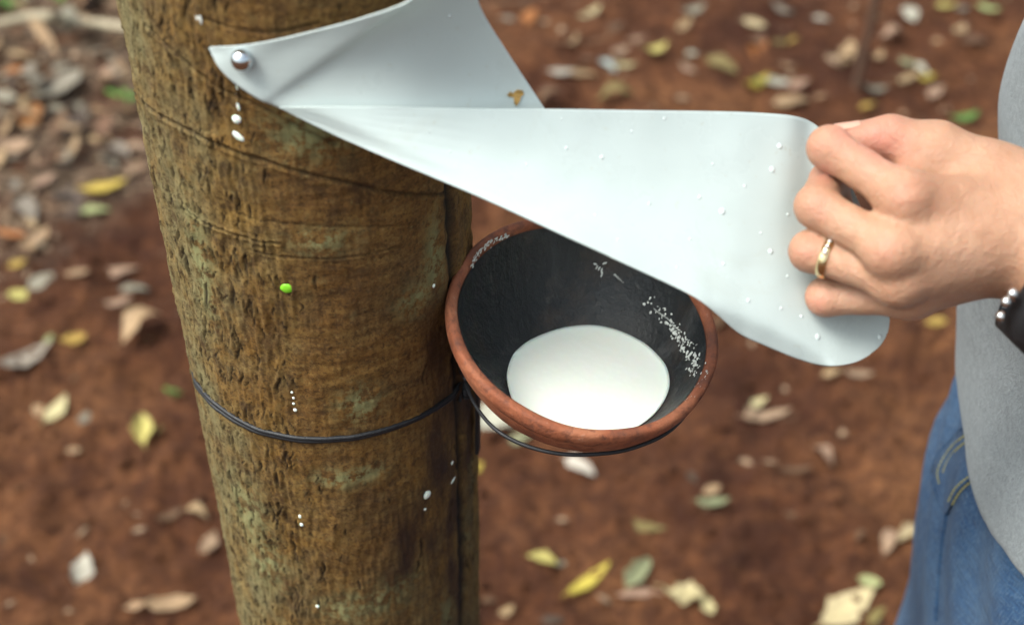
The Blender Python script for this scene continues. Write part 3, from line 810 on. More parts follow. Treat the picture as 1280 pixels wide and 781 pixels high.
Fc = np.concatenate([grid_faces(nu, nv), grid_faces(nf, nv2)[:, ::-1]+nu*nv])
sheet = mesh_obj('plastic_sheet', V-so, Fc, M['sheet']); sheet.location = tuple(so)
md = sheet.modifiers.new('weld', 'WELD'); md.merge_threshold = .0003
md = sheet.modifiers.new('thickness', 'SOLIDIFY'); md.thickness = .0007; md.offset = 0
tag(sheet, 'milky white plastic flap pinned to the trunk, folded over and pulled aside by the hand', 'plastic sheet')
def sheet_pt(px, py):
    """nearest-depth point of the flap under a pixel, with normal"""
    best = None
    for VV in (VF, VB):
        q = VV.reshape(-1, 3)-CAM; d = q@FV; x = 640+F*(q@RV)/d; y = 390.5+F*(q@DV)/d
        k = np.argmin((x-px)**2+(y-py)**2)
        if (x[k]-px)**2+(y[k]-py)**2 < 40:
            i, j = divmod(k, VV.shape[1]); i2 = min(i+2, VV.shape[0]-1); j2 = min(j+2, VV.shape[1]-1); i1 = i2-4; j1 = j2-4
            n_ = np.cross(VV[i2, j]-VV[max(i1, 0), j], VV[i, j2]-VV[i, max(j1, 0)]); n_ /= np.linalg.norm(n_)+1e-12
            if n_@FV > 0: n_ = -n_
            return VV[i, j], n_, d[k]
    return None
# pin
pp, pn_, pt = bark_pt(302, 76)
rpin = 14.6/F*(pt-.012)
pc = P(302.5, 75, pt-.0075)
pin = empty('pin', pc); tag(pin, 'shiny silver ball headed pin fixing the corner of the plastic sheet', 'pin')
mesh_obj('head', ICO4[0]*rpin, ICO4[1], M['chrome'], pin)
MB().tube(np.array([[0, 0, 0], list(-pn_*.022)]), .0011, 10).build('shaft', M['chrome'], pin)
# water drops
WD = [(975, 182, 9), (964, 211, 9), (903, 266, 10), (963, 313, 8), (875, 246, 6), (750, 198, 6), (706, 186, 5), (832, 148, 5), (790, 165, 4), (932, 232, 5), (985, 268, 5), (905, 330, 5), (862, 300, 4), (1022, 420, 8), (1100, 421, 7),
      (935, 375, 6), (812, 256, 5), (742, 268, 4), (655, 205, 4), (985, 345, 5), (950, 290, 4), (890, 205, 4), (700, 150, 3.5), (560, 190, 3.5), (540, 165, 3), (500, 160, 3), (975, 385, 5), (560, 20, 6), (1000, 396, 5), (845, 335, 4), (770, 300, 3.5)]
wd_lab = ['uppermost drop in the column left of the fingertips', 'second drop down, left of the fingertips', 'largest drop on the lower middle of the flap']
for i, (px, py, w) in enumerate(WD):
    r_ = sheet_pt(px, py)
    if r_ is None: continue
    p, n_, d = r_; fr = frame_from(n_); sc = w*.42*d/F
    v = ICO3[0]*np.array([sc, sc*(1+.2*rs.rand()), sc*.40])
    o = mesh_obj('water_drop', v@fr, ICO3[1], M['water']); o.location = tuple(p+n_*.0004)
    tag(o, 'clear round water drop clinging to the white plastic flap', 'water drop', 'water drops on the plastic flap')
r_ = sheet_pt(645, 120); p, n_, d = sheet_pt(645, 122) or r_
fr = frame_from(n_)
mb = MB(); poly = [(-11, 5), (-6, 8), (-2, 5), (3, 8), (9, 6), (11, 1), (6, -1), (3, -5), (-1, -10), (-4, -6), (-2, 0), (-7, 2)]
vv = [np.array([x*d/F*1.1, y*d/F*1.1, .0006+.0006*math.sin(x)]) for x, y in poly]
v2 = [q-np.array([0, 0, .0005]) for q in vv]; n12 = len(poly)
fcs = [list(range(n12)), list(range(n12, 2*n12))[::-1]]+[[k, (k+1) % n12, (k+1) % n12+n12, k+n12] for k in range(n12)]
o = mesh_obj('bark_flake', np.array(vv+v2)@fr, fcs, M['flake'], smooth=False); o.location = tuple(p+n_*.0006)
tag(o, 'small yellow brown flake lying on the plastic near its slanting right edge', 'flake')

# ------------------------------------------------------------------ person
J = {k: P(*v) for k, v in dict(
    W1=(1296, 264, .631), W2=(1300, 314, .630), F1=(1360, 320, .606), F2=(1372, 372, .600),
    mi=(1264, 268, .622), mm=(1268, 290, .616), mr=(1270, 308, .620), mp=(1270, 320, .629),
    i1=(1131, 247, .605), i2=(1037, 185, .624), i3=(1050, 196, .643), i4=(1078, 200, .646),
    m1=(1114, 313, .604), m2=(1021, 258, .622), m3=(1036, 226, .640), m4=(1050, 278, .648),
    r1=(1122, 351, .613), r2=(1013, 314, .628), r3=(1034, 306, .645), r4=(1066, 318, .650),
    p1=(1138, 371, .627), p2=(1032, 371, .638), p3=(1054, 362, .653), p4=(1082, 362, .655),
    t0=(1236, 226, .632), t1=(1172, 186, .632), t2=(1113, 172, .637), t3=(1066, 178, .640)).items()}
ELB = np.array([.43, .335, 1.185]); SHL = np.array([.405, .435, 1.455]); SHR = np.array([.405, .765, 1.455])
def hand_sdf(X, Y, Z):
    c = lambda a, b, ra, rb: cap(X, Y, Z, J[a], J[b], ra, rb)
    palm = c('W1', 'mi', .0195, .0165)
    palm = smin(palm, c('W2', 'mp', .0185, .0150), .012)
    for a, b, ra, rb in (('mi', 'i1', .0158, .0108), ('mm', 'm1', .0152, .0104), ('mr', 'r1', .0146, .0098), ('mp', 'p1', .0140, .0092)):
        palm = smin(palm, c(a, b, ra, rb), .010)
    palm = smin(palm, c('W1', 'F1', .0195, .0235), .012); palm = smin(palm, c('W2', 'F2', .0185, .0225), .014)
    # thumb base and web
    th = smin(c('t0', 't1', .0155, .0115), c('t1', 't2', .0112, .0098), .004)
    th = smin(th, c('t2', 't3', .0100, .0090), .003)
    palm = smin(palm, c('W1', 't0', .0185, .0160), .014)
    web = cap(X, Y, Z, J['t1']+FV*.006, J['i1']+FV*.012, .0085, .0085)
    palm = smin(palm, web, .010)
    full = smin(palm, th, .010)
    fs = []
    for k, r0, r1, r2, r3 in (('i', .0102, .0094, .0084, .0076), ('m', .0102, .0093, .0084, .0076), ('r', .0098, .0089, .0081, .0072), ('p', .0092, .0084, .0075, .0068)):
        mid = (J[k+'1']*.45+J[k+'2']*.55)
        f_ = smin(cap(X, Y, Z, J[k+'1'], mid, r0, r1*.93), cap(X, Y, Z, mid, J[k+'2'], r1*.93, r1*1.03), .002)
        f_ = smin(f_, c(k+'2', k+'3', r1*1.0, r2), .003); f_ = smin(f_, c(k+'3', k+'4', r2, r3), .003)
        fs.append(f_)
    for f_, kk in zip(fs, (.0055, .0055, .005, .005)):
        # each finger blends with the palm only near its knuckle
        full = smin(full, f_, kk*.28)
        full = np.minimum(full, smin(palm, f_, .006))
    for k in 'imr':   # knuckle bones
        full = smin(full, np.sqrt((X-J[k+'1'][0])**2+(Y-J[k+'1'][1])**2+(Z-J[k+'1'][2])**2)-.0104, .005)
    return full
def skin_attr(V):
    q = V-CAM; d = q@FV; x = 640+F*(q@RV)/d; y = 390.5+F*(q@DV)/d
    pink = np.zeros(len(V))
    for (cx, cy, r, w) in ((1100, 175, 34, 1), (1055, 170, 22, .8), (1128, 238, 22, .35), (1104, 308, 18, .35), (1024, 260, 18, .45), (1008, 312, 18, .45), (1020, 378, 18, .6), (1022, 180, 16, .5), (1030, 215, 14, .7)):
        pink = np.maximum(pink, w*np.exp(-((x-cx)**2+(y-cy)**2)/r**2))
    return pink
allp = np.array(list(J.values()))
lo = allp.min(0)-.03; hi = allp.max(0)+.03
hv, hf = surfnet(hand_sdf, lo, hi, .0012)
# keep the detailed hand only up to mid forearm
fdir = (J['F1']-J['W1'])/np.linalg.norm(J['F1']-J['W1'])
cutp = (J['F1']+J['F2'])/2
cen = hv[hf].mean(1); keep = ((cen-cutp)@fdir) < .0
hf = hf[keep]

ztab = np.array([.70, .82, .963, 1.05, 1.155, 1.25, 1.35, 1.42, 1.48, 1.53])
xf = np.array([.300, .294, .288, .274, .269, .284, .300, .308, .335, .370])
xb = np.array([.50, .51, .515, .50, .495, .505, .52, .515, .50, .47])
ay_ = np.array([.165, .168, .168, .160, .158, .165, .178, .172, .125, .070])
def torso(X, Y, Z, grow=0.0):
    f0 = np.interp(Z, ztab, xf)-grow; b0 = np.interp(Z, ztab, xb)+grow; ay = np.interp(Z, ztab, ay_)+grow
    cx = (f0+b0)/2; ax = (b0-f0)/2
    k = ((np.abs(X-cx)/ax)**2.3+(np.abs(Y-.60)/ay)**2.3)**(1/2.3)
    d = (k-1)*np.minimum(ax, ay)
    return smax(d, Z-1.515-grow, .06)
HC = np.array([.375, .60, 1.685])
def body_sdf(X, Y, Z):
    d = smax(torso(X, Y, Z, -.012), .84-Z, .03)
    d = smin(d, ell(X, Y, Z, (.405, .60, .90), (.088, .145, .11)), .03)
    d = smin(d, cap(X, Y, Z, np.array([.415, .60, 1.47]), np.array([.395, .60, 1.60]), .058, .052), .03)
    for sh, el in ((SHL, ELB), (SHR, np.array([.50, .80, 1.20]))):
        d = smin(d, cap(X, Y, Z, sh, el, .043, .035), .03)
    d = smin(d, cap(X, Y, Z, ELB, (J['F1']+J['F2'])/2, .034, .0275), .012)
    rw = np.array([.50, .78, .97])
    d = smin(d, cap(X, Y, Z, np.array([.50, .80, 1.20]), rw, .034, .022), .012)
    # right hand, relaxed
    d = smin(d, cap(X, Y, Z, rw, rw+np.array([-.02, -.005, -.07]), .022, .026), .012)
    for k_, (ox, L_) in enumerate(((-.024, .07), (-.008, .08), (.008, .075), (.022, .058))):
        a_ = rw+np.array([-.02+ox, -.004, -.085]); b_ = a_+np.array([ox*.25-.006, -.018, -L_])
        d = np.minimum(d, cap(X, Y, Z, a_, b_, .0095, .0075))
    d = smin(d, cap(X, Y, Z, rw+np.array([-.03, 0, -.02]), rw+np.array([-.052, -.012, -.075]), .012, .009), .008)
    # head with face
    d = smin(d, ell(X, Y, Z, HC+np.array([.012, 0, .02]), (.095, .075, .100)), .02)
    d = smin(d, ell(X, Y, Z, HC+np.array([-.025, 0, -.05]), (.062, .056, .072)), .03)
    d = smin(d, cap(X, Y, Z, HC+np.array([-.082, 0, .012]), HC+np.array([-.102, 0, -.026]), .008, .013), .012)
    d = smin(d, cap(X, Y, Z, HC+np.array([-.083, -.018, -.060]), HC+np.array([-.083, .018, -.060]), .007, .007), .008)
    for sy in (-1, 1):
        d = smax(d, -(np.sqrt((X-HC[0]+.088)**2+(Y-HC[1]-.030*sy)**2+(Z-HC[2]-.006)**2)-.014), .010)
        d = smin(d, ell(X, Y, Z, HC+np.array([.012, .078*sy, -.008]), (.020, .009, .032)), .006)
    # legs and feet
    for hp, kn_, an in LEGS:
        d = smin(d, cap(X, Y, Z, hp, kn_, .075, .048), .03); d = smin(d, cap(X, Y, Z, kn_, an, .047, .034), .02)
    return d
LEGS = [(np.array([.392, .545, .93]), np.array([.345, .555, .50]), np.array([.385, .545, .09])),
        (np.array([.405, .685, .93]), np.array([.375, .71, .50]), np.array([.43, .73, .09]))]
bv, bf = surfnet(body_sdf, (.20, .27, .02), (.56, .92, 1.83), .0062)
cen = bv[bf].mean(1); armpart = (cen[:, 1] < .56) & (cen[:, 0] < ELB[0]+.01) & (np.abs(cen[:, 2]-1.2) < .12)
rel = (cen-cutp)@fdir
bf = bf[~((rel < -.004) & (np.linalg.norm(cen-cutp, axis=1) < .09) & (torso(cen[:, 0], cen[:, 1], cen[:, 2]) > .002))]
person = empty('person', (.40, .63, 0)); po = np.array(person.location)
tag(person, 'person in grey t-shirt and blue jeans holding the plastic flap with a ringed left hand', 'person')
BV = np.concatenate([hv, bv]); BF = np.concatenate([hf, bf+len(hv)])
pink = np.concatenate([skin_attr(hv), np.zeros(len(bv))])
q = BV-CAM; dd = q@FV; yy = 390.5+F*(q@DV)/dd
tan = np.full(len(BV), .22)
body = mesh_obj('body', BV-po, BF, M['skin'], person, attrs={'pink': pink, 'tan': tan})
md = body.modifiers.new('smooth', 'SMOOTH'); md.iterations = 3; md.factor = .5

# t-shirt
def shirt_sdf(X, Y, Z):
    fold = .0105*np.sin((Z*1.6+(Y-.6)*1.1+(X-.3)*2.5)*21+2.5*perlin(Y*7+3, Z*5, 91))*smoothstep(1.45, 1.2, Z)
    fold = fold+.005*perlin(Y*11+X*8, Z*6+X*5, 92)
    fold = fold*(.25+.75*smoothstep(.97, 1.12, Z))
    hemw = .006*smoothstep(1.08, .94, Z)
    d = torso(X, Y, Z, .004+hemw)+fold
    for sh, el in ((SHL, ELB), (SHR, np.array([.50, .80, 1.20]))):
        m_ = sh+(el-sh)*.52
        s_ = cap(X, Y, Z, sh, m_, .056, .053)
        ax_ = (el-sh)/np.linalg.norm(el-sh)
        s_ = smax(s_, (X-m_[0])*ax_[0]+(Y-m_[1])*ax_[1]+(Z-m_[2])*ax_[2], .004)
        d = smin(d, s_, .03)
    hem = .966+.006*np.sin(Y*40)
    d = smax(d, hem-Z, .004)
    band = np.abs(Z-hem-.010) < .011
    neck = np.sqrt((X-.395)**2+(Y-.60)**2)-.066
    d = smax(d, -np.maximum(neck, 1.485-Z), .008)
    return d
sv, sf = surfnet(shirt_sdf, (.20, .33, .90), (.58, .90, 1.56), .0042)
shirt = mesh_obj('shirt', sv-po, sf, M['shirt'], person)
md = shirt.modifiers.new('smooth', 'SMOOTH'); md.iterations = 4; md.factor = .5
tag(shirt, 'loose heather grey t-shirt with a plain hem')
def march(fn, px, py, t0=.5, t1=1.6):
    r = ray(px, py); t = t0
    for _ in range(200):
        p = CAM+r*t; d = float(fn(np.array(p[0]), np.array(p[1]), np.array(p[2])))
        if d < .0002: return p, t
        t += d*.45
        if t > t1: return None
    return p, t
def jeans_sdf(X, Y, Z):
    d = ell(X, Y, Z, (.402, .602, .87), (.127, .170, .20))
    for (hp, kn_, an), r0 in zip(LEGS, (.100, .098)):
        d = smin(d, cap(X, Y, Z, hp, kn_, r0, .068), .035); d = smin(d, cap(X, Y, Z, kn_, an, .068, .062), .03)
    fold = .0028*np.sin((Z*2.0-(Y-.6)*2+X*2)*38+3*perlin(Y*8, Z*6+X*4, 95))*smoothstep(.78, .90, Z)
    fold = fold+.005*perlin(Y*10+X*9, Z*5, 96)+.0015*perlin(Y*35+X*20, Z*22, 97)
    d = d+fold
    d = smax(d, Z-1.03, .006); d = smax(d, .075-Z, .004)
    return d
jv, jf = surfnet(jeans_sdf, (.20, .38, .06), (.56, .88, 1.06), .0045)
fade = np.clip(.55*smoothstep(.66, .75, jv[:, 1])+.25*perlin(jv[:, 1]*9, jv[:, 2]*5, 98), 0, 1)
jeans = mesh_obj('jeans', jv-po, jf, M['denim'], person, attrs={'fade': fade})
md = jeans.modifiers.new('smooth', 'SMOOTH'); md.iterations = 3; md.factor = .5
tag(jeans, 'faded blue denim jeans with yellow stitched pocket')
# pocket: panel under a curved opening, with edge cord and dashed stitching
def jp(px, py, off=.0):
    r_ = march(jeans_sdf, px, py)
    if r_ is None: return None
    p = r_[0]; e = 1e-3; fn = lambda q: float(jeans_sdf(np.array(q[0]), np.array(q[1]), np.array(q[2])))
    n_ = np.array([fn(p+[e, 0, 0])-fn(p-[e, 0, 0]), fn(p+[0, e, 0])-fn(p-[0, e, 0]), fn(p+[0, 0, e])-fn(p-[0, 0, e])]); n_ /= np.linalg.norm(n_)+1e-9
    return p+n_*off
e1 = spline(np.array([(1204, 538), (1190, 551), (1176, 566), (1167, 588), (1169, 606), (1177, 628), (1186, 642)]), np.linspace(0, 1, 22))
e2 = spline(np.array([(1212, 560), (1226, 574), (1232, 584), (1228, 592), (1216, 600), (1200, 614), (1186, 642)]), np.linspace(0, 1, 22))
rowsP = []
for a_, b_ in zip(e1, e2):
    rr_ = [jp(*(a_*(1-t)+b_*t), off=.0006+.0014*math.sin(math.pi*t)*0) for t in np.linspace(0, 1, 9)]
    if all(q is not None for q in rr_): rowsP.append(rr_)
if len(rowsP) > 3:
    V = np.array(rowsP); nP = len(V)
    mP = mat_denim(); mP.name = 'dark_denim'
    for nd in mP.node_tree.nodes:
        if nd.type == 'VALTORGB':
            for e_ in nd.color_ramp.elements:
                pass
    pk = mesh_obj('pocket', V.reshape(-1, 3)-po, grid_faces(nP, 9), M['denim'], person)
    md = pk.modifiers.new('thickness', 'SOLIDIFY'); md.thickness = .0012; md.offset = 1
    # hem cord of the opening and stitches are sub-parts
    pts = [jp(*q, off=.0012) for q in e1]; pts = np.array([q for q in pts if q is not None])
    MB().tube(pts-po, .0013, 7).build('pocket_edge', M['denim'], pk)
    mb = MB()
    def stitches(path, n, rad=.0006, frac=.62):
        q = spline(np.array(path), np.linspace(0, 1, n*4+1))
        for k in range(n):
            seg = [jp(*q[k*4+j], off=.0021) for j in (0, 1, 2)]
            if any(x is None for x in seg): continue
            mb.tube(np.array(seg)-po, rad, 5)
    stitches([(1210, 545), (1196, 556), (1184, 570), (1175, 590), (1177, 606)], 17)
    stitches([(1214, 551), (1200, 562), (1189, 575), (1181, 592)], 15)
    mb.build('stitching', M['thread'], pk); mb = MB()
    stitches([(1228, 588), (1212, 598), (1198, 611), (1189, 628)], 13)
    stitches([(1231, 593), (1216, 603), (1203, 616), (1194, 632)], 13)
    mb.build('stitching', M['thread'], pk)
    sm = [jp(x, y, off=.0006) for x, y in spline(np.array([(1184, 642), (1178, 680), (1174, 720), (1170, 775)]), np.linspace(0, 1, 40))]
    sm = np.array([q for q in sm if q is not None])
    MB().tube(sm-po, .0016, 7).build('side_seam', M['denim'], jeans)
# shoes
for (hp, kn_, an) in LEGS:
    fn = lambda X, Y, Z, an=an: smax(smin(ell(X, Y, Z, (an[0]-.07, an[1], .045), (.135, .046, .05)), cap(X, Y, Z, np.array([an[0], an[1], .05]), np.array([an[0], an[1], .11]), .045, .045), .03), float(gh(an[0], an[1]))+.002-Z, .008)
    v, f = surfnet(fn, (an[0]-.24, an[1]-.08, -.05), (an[0]+.10, an[1]+.08, .18), .006)
    mesh_obj('shoe', v-po, f, M['shoe'], person)
# hair, eyes
def hair_sdf(X, Y, Z):
    d = ell(X, Y, Z, HC+np.array([.020, 0, .030]), (.103, .085, .106))
    cut = smin(ell(X, Y, Z, HC+np.array([-.085, 0, -.035]), (.075, .080, .092)), ell(X, Y, Z, HC+np.array([-.02, 0, -.11]), (.10, .10, .065)), .02)
    return smax(d+.003*perlin(Y*60, Z*12, 88), -cut, .006)
v, f = surfnet(hair_sdf, HC-.16, HC+.17, .005)
mesh_obj('hair', v-po, f, M['hair'], person)
for sy in (-1, 1):
    c = HC+np.array([-.074, .030*sy, .006])
    ey = mesh_obj('eye', ICO3[0]*.0125+c-po, ICO3[1], M['eye'], person)
    mesh_obj('iris', ICO3[0]*np.array([.002, .0055, .0055])+c+np.array([-.0118, 0, 0])-po, ICO3[1], M['iris'], ey)
# finger ring
rc = P(1031, 326, .6225); fa = J['r1']-J['r2']; fa /= np.linalg.norm(fa); fr = frame_from(fa)
axp = J['r2']+fa*((rc-J['r2'])@fa)
a = np.linspace(0, 2*math.pi, 72, endpoint=False); prof = [(-.0022, .0002), (-.0018, .0009), (0, .0013), (.0018, .0009), (.0022, .0002), (0, -.0004)]
V = np.array([[axp+fa*z+(fr[0]*math.cos(t)+fr[1]*math.sin(t))*(.0088+r_*.8) for z, r_ in prof] for t in a])
rg = mesh_obj('ring', V.reshape(-1, 3)-po, grid_faces(72, 6, True, True), M['gold'], person)
tag(rg, 'gold ring with small clear stones on the ring finger')
fr_c = -FV-DV*.35; fr_c = fr_c-fa*(fr_c@fa); fr_c /= np.linalg.norm(fr_c); tg = np.cross(fa, fr_c)
for k in (-1, 0, 1):
    d_ = fr_c*math.cos(k*.30)+tg*math.sin(k*.30)
    mesh_obj('stone', (ICO1[0]*.00135)+axp+d_*.0101-po, ICO1[1], M['steel'], rg, smooth=False)
# thumbnail
def nail(tip, prev, dorsal, r):
    ax_ = (tip-prev)/np.linalg.norm(tip-prev); dn = dorsal-ax_*(dorsal@ax_); dn /= np.linalg.norm(dn); sd = np.cross(ax_, dn)
    u, w = np.meshgrid(np.linspace(-1, 1, 11), np.linspace(-1, 1, 13), indexing='ij'); rr_ = r+.0004
    ang = u*.75*np.sqrt(np.clip(1-.35*np.clip(-w, 0, 1)**2-.2*np.clip(w, 0, 1)**2, 0, 1))
    V = tip+ax_*(w*r*.62+r*.18)[..., None]+(dn*np.cos(ang)[..., None]+sd*np.sin(ang)[..., None])*rr_
    o = mesh_obj('nail', V.reshape(-1, 3)-po, grid_faces(11, 13), M['nail'], person)
    m_ = o.modifiers.new('thickness', 'SOLIDIFY'); m_.thickness = .0005
nail(J['t3'], J['t2'], -DV*1.0-FV*.2, .0090)
for k, r_ in (('i', .0080), ('m', .0080), ('r', .0076), ('p', .0070)):
    nail(J[k+'4'], J[k+'3'], FV, r_)
# bracelet: loose black band with silver studs
bl = [P(1273, 426, .606), P(1297, 388, .588), P(1342, 310, .592), P(1356, 240, .615), P(1327, 232, .650), P(1307, 300, .668), P(1278, 372, .662), P(1266, 414, .636)]
bl = spline(np.array(bl+bl[:1]), np.linspace(0, 1, 121))[:-1]
bl = smooth_closed(bl, 6); wdir = fdir; bc = bl.mean(0)
V = []
for k in range(len(bl)):
    T = bl[(k+1) % 120]-bl[k-1]; T /= np.linalg.norm(T); nrm = np.cross(T, wdir); nrm /= np.linalg.norm(nrm)
    if nrm@(bl[k]-bc) < 0: nrm = -nrm
    V.append([bl[k]-wdir*.0115, bl[k]-wdir*.0108+nrm*.0022, bl[k]+wdir*.0108+nrm*.0022, bl[k]+wdir*.0115, bl[k]+wdir*.0108-nrm*.0010, bl[k]-wdir*.0108-nrm*.0010])
br = mesh_obj('bracelet', np.array(V).reshape(-1, 3)-po, grid_faces(120, 6, True, True), M['strap'], person)
tag(br, 'loose wide black leather bracelet with silver studs')
for px, py, d_, r_ in ((1258, 377, .594, .0024), (1266, 367, .590, .0024), (1251, 395, .600, .0023)):
    mesh_obj('stud', ICO3[0]*r_+P(px, py, d_)-po, ICO3[1], M['steel'], br)
for k in [q for q in range(4, 118, 6) if proj(bl[q])[0] > 1312]:
    T = bl[(k+1) % 120]-bl[k-1]; T /= np.linalg.norm(T); nrm = np.cross(T, wdir); nrm /= np.linalg.norm(nrm)
    if nrm@(bl[k]-bc) < 0: nrm = -nrm
    mesh_obj('stud', ICO2[0]*.0018+bl[k]-wdir*.0095+nrm*.0024-po, ICO2[1], M['steel'], br)

# ------------------------------------------------------------------ fallen leaves
def leaf_mesh(kind, seed):
    r = np.random.RandomState(seed); nu_, nv_ = 21, 9
    u = np.linspace(0, 1, nu_); w = np.linspace(-1, 1, nv_); U, W_ = np.meshgrid(u, w, indexing='ij')
    prof = np.sin(np.pi*np.clip(U, 0, 1)**.85)**.75
    prof = prof*(1+.12*r.randn()*np.sin(U*9+r.rand()*6)*.5)
    sg = np.where(W_ < 0, 1.0, -1.0)
    prof = prof*(1+.55*perlin(U*4.3+seed*.37, sg*3.1+seed*.11, 7)+.25*perlin(U*11+seed, sg*5.2, 8))
    asp = {'oval': .40, 'long': .26, 'curl': .42, 'crumple': .55, 'fold': .42, 'round': .62}[kind]
    x = U-.5; y = W_*prof*asp*.5; z = np.zeros_like(x)
    z += {'oval': .10, 'long': .10, 'curl': .25, 'crumple': .3, 'fold': .75, 'round': .18}[kind]*np.abs(y)*(.7+.6*r.rand())
    bend = {'oval': .38, 'long': .35, 'curl': .9, 'crumple': .6, 'fold': .2, 'round': .3}[kind]*(.5+r.rand())*(1 if r.rand() < .35 else -1)
    z += -bend*(x**2)
    tw = r.uniform(-.5, .5)*({'crumple': 2.2, 'curl': 1.4}.get(kind, .8)); c, s_ = np.cos(tw*x*2), np.sin(tw*x*2)
    y, z = y*c-z*s_*.6, z*c+y*s_
    amp = {'crumple': .10, 'curl': .035, 'fold': .025}.get(kind, .014)
    z = z+amp*perlin(x*5+seed, y*6, seed % 97)*2; 
    if kind == 'crumple': x = x+.10*perlin(x*4+3, y*5+seed, 12); y = y+.10*perlin(x*4+seed, y*5+9, 13)
    z -= z.min()
    vein = np.exp(-(W_/.09)**2)+.5*np.exp(-((np.mod(U*9-np.abs(W_)*1.6, 1)-.5)/.10)**2)
    V = np.stack([x, y, z], -1).reshape(-1, 3); f = grid_faces(nu_, nv_)
    # short leaf stalk
    tp, tf = tube_arrays(np.array([[-.49, 0, z[0, 4]], [-.56, .01*r.randn(), z[0, 4]+.01], [-.64, .02*r.randn(), z[0, 4]+.015]]), [.012, .010, .008], 5)
    me = mesh_obj('tmp', np.concatenate([V, tp]), f.tolist()+[[a+len(V) for a in q] for q in tf], M['leaf'], attrs={'vein': np.concatenate([vein.ravel(), np.ones(len(tp))])})
    data = me.data; bpy.data.objects.remove(me); data.name = 'leaf_'+kind; return data
LM = {k: [leaf_mesh(k, 100*i+j) for j in range(4)] for i, k in enumerate(('oval', 'long', 'curl', 'crumple', 'fold', 'round'))}
CC = dict(yellow=(.52, .40, .07), lemon=(.56, .50, .16), palegreen=(.40, .44, .20), greygreen=(.25, .26, .15), grey=(.27, .24, .19), white=(.56, .53, .45), cream=(.56, .47, .27),
          tan=(.42, .28, .16), pink=(.38, .25, .17), brown=(.16, .085, .045), orange=(.40, .15, .04), ochre=(.46, .30, .07), green=(.10, .22, .045), dark=(.075, .05, .035), olive=(.22, .17, .06), blue=(.46, .52, .52))
NL = [0]
def add_leaf(px, py, L, ang, col, kind, label, group=None, lift=.004, tilt=None, jit=.12):
    c = ground_pt(px, py); dx, dy = math.cos(math.radians(ang))*L/2, -math.sin(math.radians(ang))*L/2
    a_ = ground_pt(px-dx, py-dy); b_ = ground_pt(px+dx, py+dy); a_[2] = b_[2] = 0
    Lm = np.linalg.norm(b_-a_)*1.02; yaw = math.atan2(b_[1]-a_[1], b_[0]-a_[0])
    Lm = min(Lm, .18)
    o = bpy.data.objects.new('leaf', LM[kind][NL[0] % 4]); NL[0] += 1; link(o)
    t1 = tilt if tilt is not None else rnd.uniform(-.12, .12)
    o.rotation_euler = (rnd.uniform(-.15, .15), t1, yaw); o.scale = (Lm, Lm, Lm)
    o.location = (c[0], c[1], float(gh(c[0], c[1]))+lift+abs(math.sin(t1))*Lm*.35)
    k = [q*(.66 if py < 140 and px > 600 else .78) for q in CC[col]]; j = 1+rnd.uniform(-jit, jit); o.color = (k[0]*j, k[1]*j*(1+rnd.uniform(-.05, .05)), k[2]*j, 1)
    tag(o, label, 'leaf', group); return o
G1 = 'fallen leaves on the red soil'
